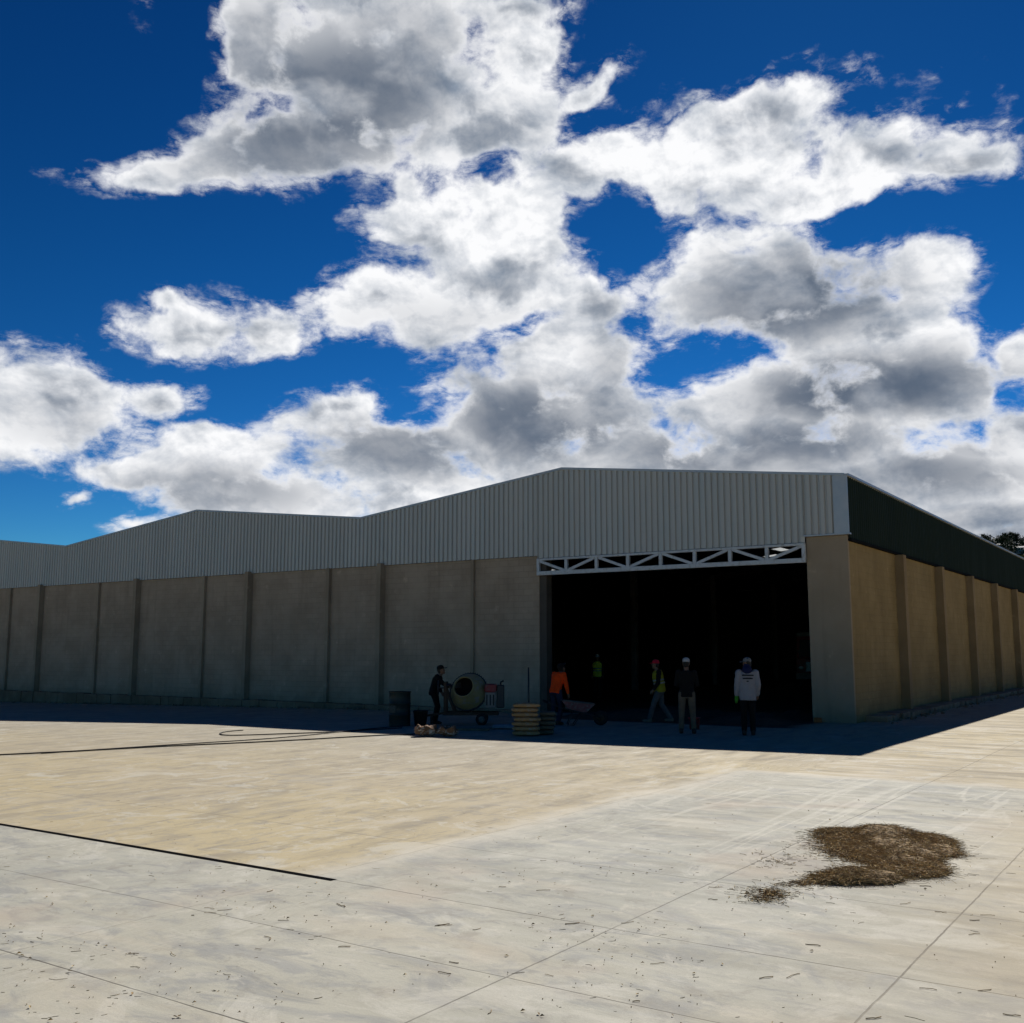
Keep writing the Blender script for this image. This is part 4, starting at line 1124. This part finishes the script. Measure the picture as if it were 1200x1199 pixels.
def wheelbarrow():
    t = empty('wheelbarrow', at(-5.9, -4.85), R(34.2), 'wheelbarrow with a faded red tray beside the worker in orange', 'wheelbarrow')
    b = MB()   # open tray, wheel end to +X
    rim = [(-.42, -.30, .66), (.46, -.26, .56), (.46, .26, .56), (-.42, .30, .66)]
    flo = [(-.22, -.18, .40), (.24, -.15, .34), (.24, .15, .34), (-.22, .18, .40)]
    th = Vector((0, 0, .012))
    for i in range(4):
        j = (i + 1) % 4
        b.quad(rim[i], rim[j], flo[j], flo[i])
        b.quad(Vector(rim[i]) + th, Vector(flo[i]) + th, Vector(flo[j]) + th, Vector(rim[j]) + th)
        b.quad(rim[i], Vector(rim[i]) + th, Vector(rim[j]) + th, rim[j])
    b.poly(flo); b.poly([Vector(p) + th for p in flo]); tr = b.build('tray', M['barrow_tray'], t)
    b = MB(); pts = [Vector(p) for p in rim] + [Vector(rim[0])]; b.tube(pts, .014, 6); b.build('tray_rim', M['mixer_grey'], tr)
    for s in (-1, 1):
        b = MB(); b.tube([(.62, s * .06, .20), (.25, s * .16, .31), (-.40, s * .26, .46), (-.88, s * .30, .64)], .018, 8); h = b.build('handle', M['dark_steel'], t)
        b = MB(); b.tube([(-.78, s * .293, .60), (-.90, s * .301, .647)], .024, 8); b.build('grip', M['rubber'], h)
        b = MB(); b.tube([(-.10, s * .22, .40), (-.26, s * .24, .02), (-.10, s * .24, .02), (.12, s * .18, .34)], .014, 8); b.build('leg', M['dark_steel'], t)
    w = MB(); w.lathe([(.09, -.035), (.15, -.045), (.19, -.025), (.195, 0), (.19, .025), (.15, .045), (.09, .035)], (.62, 0, .195), (0, 1, 0), 24); wo = w.build('wheel', M['rubber'], t)
    w = MB(); w.lathe([(0, -.045), (.10, -.04), (.10, .04), (0, .045)], (.62, 0, .195), (0, 1, 0), 20); w.build('rim', M['rust'], wo)
    b = MB()   # wet mortar heaped in the tray
    b.ball((-.02, 0, .47), .30, .2, .12); b.build('mortar', M['mixer_grey'], t)
wheelbarrow()
def brick_bit():
    b = MB(); b.box(-.11, .11, -.06, .06, 0, .13)
    o = b.build('brick', M['orange_clay'], bevel=.008); o.location = at(-1.0, -.14); o.rotation_euler = (0, 0, R(20))
    tag(o, 'small orange clay brick at the foot of the corner column', 'brick')
brick_bit()
def hose(pts, r, label):
    P3 = []
    n = len(pts)
    for i in range(n - 1):
        p0, p1, p2, p3 = [Vector((*pts[max(0, min(n - 1, i + k))], 0)) for k in (-1, 0, 1, 2)]
        for q in range(10):
            t = q / 10
            v = .5 * ((2 * p1) + (-p0 + p2) * t + (2 * p0 - 5 * p1 + 4 * p2 - p3) * t * t + (-p0 + 3 * p1 - 3 * p2 + p3) * t ** 3)
            w = .02 * mnoise.noise(Vector((v.x * .6, v.y * .6, r * 90)))
            P3.append((v.x + w, v.y - w, gz(v.x, v.y) + r + .004))
    P3.append((pts[-1][0], pts[-1][1], gz(*pts[-1]) + r + .004))
    b = MB(); b.tube(P3, r, 6); o = b.build('hose', M['rubber']); tag(o, label, 'hose', 'hoses on the concrete yard')
hose([(-19.5, -29.5), (-15.6, -23.7), (-11.41, -17.47), (-9.88, -14.68), (-7.9, -10.6), (-7.45, -9.5), (-8.2, -7.6)], .015, 'black hose running straight from the left edge to the crumpled sacks')
hose([(-10.95, -16.9), (-9.9, -13.4), (-9.6, -11.2), (-9.75, -8.15), (-9.6, -7.6)], .012, 'thin dark hose forking off towards the green drum')
hose([(-12.54, -10.4), (-12.5, -11.0), (-12.0, -11.6), (-11.3, -11.85), (-10.6, -11.0), (-9.67, -9.82), (-9.2, -8.1)], .014, 'dark hose with a hooked loop lying near the shadow edge')

# parked truck inside the hall, only its cab corner shows past the doorway's right edge
def truck():
    t = empty('truck', (-9.15, 25.4, gz(-9.15, 25.4)), R(12), 'red and white truck parked deep inside the dark hall', 'truck')
    b = MB(); b.box(-1.1, 1.1, .2, 1.9, .75, 1.55); b.prism([(-1.08, .22, 1.551), (-1.08, 1.88, 1.551), (-1.08, 1.88, 2.75), (-1.08, .55, 2.75)], (2.16, 0, 0)); b.build('cab', M['red_paint'], t, bevel=.03)
    b = MB(); b.prism([(-.95, .262, 1.66), (.95, .262, 1.66), (.9, .512, 2.55), (-.9, .512, 2.55)], (0, -.03, 0)); b.build('windshield', M['glass'], t)
    b = MB(); b.box(-1.12, 1.12, .05, .19, .5, .8); b.build('bumper', M['white_paint'], t, bevel=.02)
    b = MB(); b.box(-.6, .6, .165, .195, .9, 1.4); b.build('grille', M['white_steel'], t)
    for s in (-1, 1):
        b = MB(); b.ball((s * .86, .2, 1.08), .13, .06, .1); b.build('headlight', M['lamp_glass'], t)
        for y in (1.0, 4.6):
            w = MB(); w.lathe([(.2, -.13), (.42, -.14), (.48, -.09), (.48, .09), (.42, .14), (.2, .13)], (s * .95, y, .48), (1, 0, 0), 24); wo = w.build('wheel', M['rubber'], t)
            w = MB(); w.lathe([(0, -.13), (.24, -.11), (.24, .11), (0, .13)], (s * .95, y, .48), (1, 0, 0), 16); w.build('rim', M['white_paint'], wo)
    b = MB(); b.box(-1.15, 1.15, 2.0, 6.2, .95, 3.0); b.build('cargo_box', M['white_paint'], t, bevel=.02)
    b = MB(); b.box(-.45, .45, 1.9, 6.2, .6, .94); b.build('chassis', M['dark_steel'], t)
    b = MB(); b.box(-1.1, 1.1, .62, 1.2, 2.76, 2.95); b.build('roof_rack', M['white_paint'], t)
truck()

# ------------------------------------------------------------------ dry grass heap and litter
M['dry_grass'] = simple('dry_grass', (0.50, 0.36, 0.15), 0.9, var=0.5, scale=30)
M['dry_grass_pale'] = simple('dry_grass_pale', (0.68, 0.54, 0.29), 0.9, var=0.4, scale=30)
M['dry_dark'] = simple('rotted_litter', (0.25, 0.165, 0.075), 0.95, var=0.4, scale=30)
HDG = Vector((-math.sin(HEADING), math.cos(HEADING), 0)); RGT = Vector((math.cos(HEADING), math.sin(HEADING), 0))
def P(cx, cy):
    """yard position given as metres across and away from the spot the photographer stood on"""
    v = Vector((CAM.x, CAM.y, 0)) + RGT * cx + HDG * cy
    return v.x, v.y
def blade(bm, x, y, z, ln, wd, ang, tilt, bend, mi):
    d = Vector((math.cos(ang) * math.cos(tilt), math.sin(ang) * math.cos(tilt), math.sin(tilt)))
    s = Vector((-math.sin(ang), math.cos(ang), 0)) * wd
    u = Vector((0, 0, wd * 1.2))
    p0 = Vector((x, y, z)); p1 = p0 + d * ln * .5 + Vector((-math.sin(ang), math.cos(ang), 0)) * bend * ln; p2 = p0 + d * ln + Vector((0, 0, -abs(math.sin(tilt)) * ln * .25))
    rings = [[bm.verts.new(p + s * a + u * b) for a, b in ((-1, 0), (1, 0), (0, 1))] for p in (p0, p1, p2)]
    for i in (0, 1):
        for k in range(3):
            bm.faces.new((rings[i][k], rings[i][(k + 1) % 3], rings[i + 1][(k + 1) % 3], rings[i + 1][k])).material_index = mi
LOBES = [(4.0, 11.25, .33, .46, .10), (4.33, 11.0, .24, .38, .05), (3.85, 10.55, .34, .72, .085), (3.65, 9.85, .34, .60, .06), (3.05, 9.25, .36, .28, .085), (2.78, 9.17, .24, .19, .06), (3.5, 9.5, .34, .28, .05), (3.6, 11.5, .34, .16, .04), (4.15, 10.6, .30, .5, .05), (3.38, 10.35, .26, .55, .022), (3.45, 11.0, .28, .4, .025), (3.62, 10.3, .34, .80, .05)]
SPARSE = [(3.3, 10.4, .40, .80, .022), (3.45, 11.2, .34, .45, .012), (2.1, 8.7, .30, .28, .02), (2.0, 8.5, .26, .2, .015), (2.45, 9.05, .34, .2, .012), (2.5, 10.0, .55, .7, .004)]
def heap_h(cx, cy, lobes):
    h = 0
    for (a, b, rx, ry, hh) in lobes:
        q = ((cx - a) / rx) ** 2 + ((cy - b) / ry) ** 2
        if q < 1: h = max(h, hh * (1 - q) ** .7)
    n = mnoise.noise(Vector((cx * 5, cy * 5, 0))) * .5 + mnoise.noise(Vector((cx * 14, cy * 14, 2))) * .35
    return 1.35 * h * (1 + .7 * n)
def grass_heap():
    rnd = random.Random(2)
    t = empty('grass_heap', (*P(3.6, 10.1), 0), 0, 'brown heap of dry grass clippings lying on the sunlit concrete', 'grass heap')
    org = Vector((*P(3.6, 10.1), 0))
    b = MB(); n = 90; g = {}
    x0, x1, y0, y1 = 2.3, 4.9, 8.7, 12.1
    for i in range(n + 1):
        for j in range(n + 1):
            cx, cy = x0 + (x1 - x0) * i / n, y0 + (y1 - y0) * j / n
            h = heap_h(cx, cy, LOBES)
            if h > .022:
                X, Y = P(cx, cy); g[i, j] = b.bm.verts.new(Vector((X, Y, gz(X, Y) + h * .75 - .004)) - org)
    for i in range(n):
        for j in range(n):
            k = [(i, j), (i + 1, j), (i + 1, j + 1), (i, j + 1)]
            if all(q in g for q in k): b.bm.faces.new([g[q] for q in k]).smooth = True
    for v in [v for v in b.bm.verts if not v.link_faces]: b.bm.verts.remove(v)
    b.build('mulch', M['dry_dark'], t)
    b = MB()
    tot = 0
    while tot < 25000:
        L = rnd.choice(LOBES); a = rnd.random() * 6.283; q = rnd.random() ** .5 * (1.0 if rnd.random() < .72 else 1.0 + abs(rnd.gauss(0, .24)))
        cx, cy = L[0] + L[2] * q * math.cos(a), L[1] + L[3] * q * math.sin(a)
        h = heap_h(cx, cy, LOBES)
        if h < .012 and rnd.random() > .45: continue
        X, Y = P(cx, cy); tot += 1
        blade(b.bm, X - org.x, Y - org.y, gz(X, Y) + max(0, h * .75 * rnd.uniform(.6, 1.05)), rnd.uniform(.03, .12), rnd.uniform(.0008, .0019), rnd.uniform(0, 6.283), rnd.uniform(-.1, .32) * (1 if h > .01 else .1), rnd.uniform(-.15, .15), rnd.choice((0, 0, 0, 0, 1, 2, 2, 2)))
    b.build('stalks', [M['dry_grass'], M['dry_grass_pale'], M['dry_dark']], t, recalc=False)
    # loose spill round the heap and the twigs and leaves strewn over the yard
    b = MB()
    for L, cnt in zip(SPARSE, (3200, 1300, 330, 160, 260, 90)):
        for _ in range(cnt):
            a = rnd.random() * 6.283; q = abs(rnd.gauss(0, .5))
            cx, cy = L[0] + L[2] * q * math.cos(a), L[1] + L[3] * q * math.sin(a)
            X, Y = P(cx, cy)
            blade(b.bm, X, Y, gz(X, Y) + rnd.random() * L[4], rnd.uniform(.02, .09), rnd.uniform(.001, .003), rnd.uniform(0, 6.283), rnd.uniform(0, .12), rnd.uniform(-.2, .2), rnd.choice((0, 1, 2, 2)))
    def strew(n, y0, y1, dens):
        for _ in range(n):
            cy = y0 + (y1 - y0) * rnd.random() ** dens; cx = rnd.uniform(-.56, .56) * cy
            X, Y = P(cx, cy)
            if mnoise.noise(Vector((X * .7, Y * .7, 1))) < .08 and rnd.random() < .82: continue
            k = rnd.random(); z = gz(X, Y)
            if k < .42: blade(b.bm, X, Y, z, min(.11, .012 + rnd.expovariate(55)), rnd.uniform(.0009, .0022), rnd.gauss(HEADING, .55), rnd.uniform(0, .06), rnd.uniform(-.22, .22), rnd.choice((0, 2, 2)))
            elif k < .8: b.ball((X, Y, z + .004), rnd.uniform(.002, .005), rnd.uniform(.002, .005), .003, u=6, v=4, mi=2)
            else:
                a = rnd.uniform(0, 6.283); l = rnd.uniform(.007, .018); w = l * .45; d = Vector((math.cos(a), math.sin(a), 0)); s = Vector((-d.y, d.x, 0)); c = Vector((X, Y, z + .004))
                b.poly([c - d * l, c - s * w + Vector((0, 0, .006)), c + d * l + Vector((0, 0, .004)), c + s * w + Vector((0, 0, .012))], mi=rnd.choice((0, 2)))
    strew(1500, 5.2, 9.5, 1.0); strew(500, 9.5, 14, 1.2)
    # twigs one can pick out near the camera
    for _ in range(48):
        cy = rnd.uniform(5.6, 9.0); cx = rnd.uniform(-.52, .5) * cy; X, Y = P(cx, cy)
        a = rnd.gauss(HEADING, .5); p = Vector((X, Y, gz(X, Y) + .005)); pts = [p]
        for q in range(rnd.randint(3, 5)):
            a += rnd.uniform(-.45, .45); p = p + Vector((math.cos(a), math.sin(a), 0)) * rnd.uniform(.012, .034); pts.append(Vector((p.x, p.y, gz(p.x, p.y) + .003 + rnd.random() * .004)))
        b.tube(pts, rnd.uniform(.0014, .0030), 5, mi=2)
    o = b.build('leaf_litter', [M['dry_grass'], M['dry_grass_pale'], M['dry_dark']], recalc=False); tag(o, kind='stuff')
grass_heap()
def rubble():
    rnd = random.Random(4); b = MB()
    for _ in range(420):
        if rnd.random() < .62: X, Y = -rnd.uniform(10.5, 50), -.50 - abs(rnd.gauss(0, .2))
        else: X, Y = .62 + abs(rnd.gauss(0, .15)), rnd.uniform(.3, 45)
        r = rnd.uniform(.02, .075); b.ball((X, Y, gz(X, Y) + r * .4), r, r * rnd.uniform(.6, 1), r * rnd.uniform(.5, .9), Matrix.Rotation(rnd.random() * 3, 3, 'Z'), 6, 4)
    for v in b.bm.verts: v.co += Vector((mnoise.noise(v.co * 20), mnoise.noise(v.co * 20 + Vector((5, 0, 0))), 0)) * .012
    for f in b.bm.faces: f.smooth = False
    o = b.build('rubble', M['footing']); tag(o, kind='stuff')
rubble()
# low bank of earth just inside the doorway
def earth():
    b = MB(); g = []
    n, m_ = 60, 24
    for i in range(n + 1):
        row = []
        for j in range(m_ + 1):
            x = -8.3 + 7.0 * i / n; y = -1.9 + 4.4 * j / m_
            e = min(1, i / 8, (n - i) / 8, j / 4, (m_ - j) / 4)
            z = .26 * e * (.55 + .8 * mnoise.noise(Vector((x * .9, y * .9, 5))) + .3 * mnoise.noise(Vector((x * 4, y * 4, 1))))
            row.append(b.bm.verts.new((x, y, gz(x, y) + z - .01)))
        g.append(row)
    for i in range(n):
        for j in range(m_): b.bm.faces.new((g[i][j], g[i + 1][j], g[i + 1][j + 1], g[i][j + 1])).smooth = True
    o = b.build('earth_fill', simple('dark_earth', (0.06, 0.047, 0.036), 0.95, var=0.4, scale=5, bump=0.8, bscale=14), recalc=False); tag(o, kind='stuff')
earth()

# ------------------------------------------------------------------ far hillside with houses and trees
M['hill'] = simple('hill_ground', (0.030, 0.040, 0.018), 0.95, spec=0.0, var=0.5, scale=0.03)
M['leaf_dark'] = simple('dark_leaves', (0.022, 0.042, 0.016), 0.7, var=0.4, scale=0.5)
M['leaf_mid'] = simple('mid_leaves', (0.045, 0.075, 0.025), 0.7, var=0.4, scale=0.5)
M['bark'] = simple('bark', (0.09, 0.07, 0.05), 0.9)
M['house_white'] = simple('white_house_wall', (0.62, 0.61, 0.58), 0.8, var=0.08)
M['house_grey'] = simple('grey_house_wall', (0.30, 0.29, 0.29), 0.8, var=0.1)
M['house_roof'] = simple('house_roof_sheet', (0.26, 0.26, 0.27), 0.8, 0.0, var=0.2)
M['house_roof_red'] = simple('tiled_roof', (0.22, 0.10, 0.07), 0.8, var=0.2)
def hill_z(x, y):
    r = math.exp(-((y - 1000) / 260) ** 2) * (1 if y < 1000 else 1)
    if y > 1000: r = 1 - .25 * min(1, (y - 1000) / 500)
    return 98 * r * (1 + .05 * mnoise.noise(Vector((x * .006, 0, 0))) + .03 * mnoise.noise(Vector((x * .02, y * .02, 1)))) * min(1, max(0, (x + 900) / 500)) - 2
def hills():
    b = MB(); g = []
    xs = [-900 + 25 * i for i in range(81)]; ys = [560 + 22 * j for j in range(45)]
    for x in xs: g.append([b.bm.verts.new((x, y, hill_z(x, y))) for y in ys])
    for i in range(len(xs) - 1):
        for j in range(len(ys) - 1): b.bm.faces.new((g[i][j], g[i + 1][j], g[i + 1][j + 1], g[i][j + 1])).smooth = True
    o = b.build('hills', M['hill'], recalc=False); tag(o, kind='structure')
hills()
def crown_mesh(seed, w, h):
    rnd = random.Random(seed); b = MB()
    clumps = [(rnd.gauss(0, w * .28), rnd.gauss(0, w * .28), h * rnd.uniform(.42, .95), rnd.uniform(.8, 1.7)) for _ in range(22)]
    for (x, y, z, r) in clumps:
        for _ in range(46):
            p = Vector((x + rnd.gauss(0, r * .55), y + rnd.gauss(0, r * .55), z + rnd.gauss(0, r * .42)))
            u = Vector((rnd.uniform(-1, 1), rnd.uniform(-1, 1), rnd.uniform(-.6, .6))).normalized() * rnd.uniform(.22, .45); v = u.orthogonal().normalized() * rnd.uniform(.14, .3)
            b.poly([p - u, p - v, p + u, p + v], mi=rnd.choice((0, 0, 1)))
    return b
def hill_trees():
    rnd = random.Random(8); protos = []
    for k, (w, h) in enumerate(((5.5, 8.5), (7.0, 7.5), (4.5, 11.0))):
        root = empty('tree', (0, 0, -500), 0, 'x', 'tree', 'trees on the far hill')
        b = MB(); b.tube([(0, 0, -.6), (.1, 0, h * .3), (.0, .15, h * .6), (.1, .1, h * .85)], [.32, .24, .16, .06], 7)
        for q in range(5):
            a = q * 1.3; b.tube([(.05, .05, h * (.35 + .07 * q)), (w * .3 * math.cos(a), w * .3 * math.sin(a), h * (.6 + .06 * q))], [.12, .04], 5)
        b.build('trunk', M['bark'], root); crown_mesh(20 + k, w, h).build('crown', [M['leaf_dark'], M['leaf_mid']], root, recalc=False)
        protos.append(root)
    words = ['rounded dark green tree on the far hillside beyond the warehouse', 'broad low green tree on the far hillside beyond the warehouse', 'tall slim dark tree on the far hillside beyond the warehouse']
    base = [(c.name.split('.')[0], c.data) for c in []]
    spots = []
    for i in range(70): spots.append((-260 + 330 * (i + rnd.random()) / 70, 985 + rnd.uniform(-12, 12)))
    for i in range(130): spots.append((-260 + 330 * rnd.random(), rnd.uniform(845, 970)))
    kids = {r: children(r) for r in protos}
    used = set()
    for x, y in spots:
        k = rnd.choice((0, 0, 1, 2)); src = protos[k]
        if k not in used: root, new = src, False; used.add(k)
        else:
            root = src.copy(); COL.objects.link(root)
            for c in kids[src]:
                d = c.copy(); COL.objects.link(d); d.parent = root
        root['label'] = words[k]; root.location = (x, y, hill_z(x, y)); root.rotation_euler = (0, 0, rnd.random() * 6.28); s = rnd.uniform(.8, 1.35); root.scale = (s, s, s)
hill_trees()
def wood():
    rnd = random.Random(9); b = MB()
    for _ in range(3600):
        x = rnd.uniform(-700, 900)
        if -275 < x < 80 and rnd.random() < .45: continue
        y = rnd.choice((rnd.uniform(820, 1000), rnd.uniform(960, 1005))); z = hill_z(x, y); h = rnd.uniform(4, 9)
        for _ in range(26):
            p = Vector((x + rnd.gauss(0, 2.4), y + rnd.gauss(0, 2.4), z + h * rnd.uniform(.1, 1)))
            u = Vector((rnd.uniform(-1, 1), rnd.uniform(-1, 1), rnd.uniform(-.6, .6))).normalized() * rnd.uniform(.8, 1.5); v = u.orthogonal().normalized() * rnd.uniform(.5, 1.0)
            b.poly([p - u, p - v, p + u, p + v], mi=rnd.choice((0, 0, 1)))
    o = b.build('woodland', [M['leaf_dark'], M['leaf_mid']], recalc=False); tag(o, kind='stuff')
wood()
def house(x, y, rz, w, d, h, wall, roof, label):
    t = empty('house', (x, y, hill_z(x, y)), rz, label, 'house', 'houses on the far hill')
    b = MB(); b.box(-w / 2, w / 2, -d / 2, d / 2, -4, h); b.build('wall', M[wall], t)
    b = MB(); b.prism([(-w / 2 - .5, -d / 2 - .5, h + .02), (-w / 2 - .5, d / 2 + .5, h + .02), (-w / 2 - .5, 0, h + d * .22)], (w + 1, 0, 0)); b.build('roof', M[roof], t)
    for k in range(3):
        b = MB(); xx = -w * .34 + w * .3 * k; b.box(xx, xx + w * .14, -d / 2 - .06, -d / 2 + .1, h * .35, h * .72); b.build('window', M['glass'], t)
    b = MB(); b.box(w * .36, w * .46, -d / 2 - .05, -d / 2 + .1, 0, h * .7); b.build('door', M['rust'], t)
HS = [(-152, 905, .2, 11, 8, 5.5, 'house_white', 'house_roof', 'large white house low on the far hillside under the trees'),
      (-137, 938, -.3, 9, 7, 4, 'house_white', 'house_roof', 'white house with a pale roof higher on the far hillside'),
      (-176, 935, .4, 8, 7, 4, 'house_white', 'house_roof_red', 'small white house with a red roof on the far hillside'),
      (-120, 905, .1, 9, 7, 4.5, 'house_grey', 'house_roof', 'grey house beside the white houses on the far hillside'),
      (-160, 958, -.1, 8, 6, 3.5, 'house_grey', 'house_roof_red', 'grey house with a red roof below the hilltop trees'),
      (-100, 945, .3, 10, 7, 4.5, 'house_white', 'house_roof', 'white house at the right of the far hillside houses'),
      (-195, 960, 0, 9, 7, 4, 'house_grey', 'house_roof', 'grey house at the left of the far hillside houses')]
for a in HS: house(*a)

bpy.data.scenes.remove(WORK)
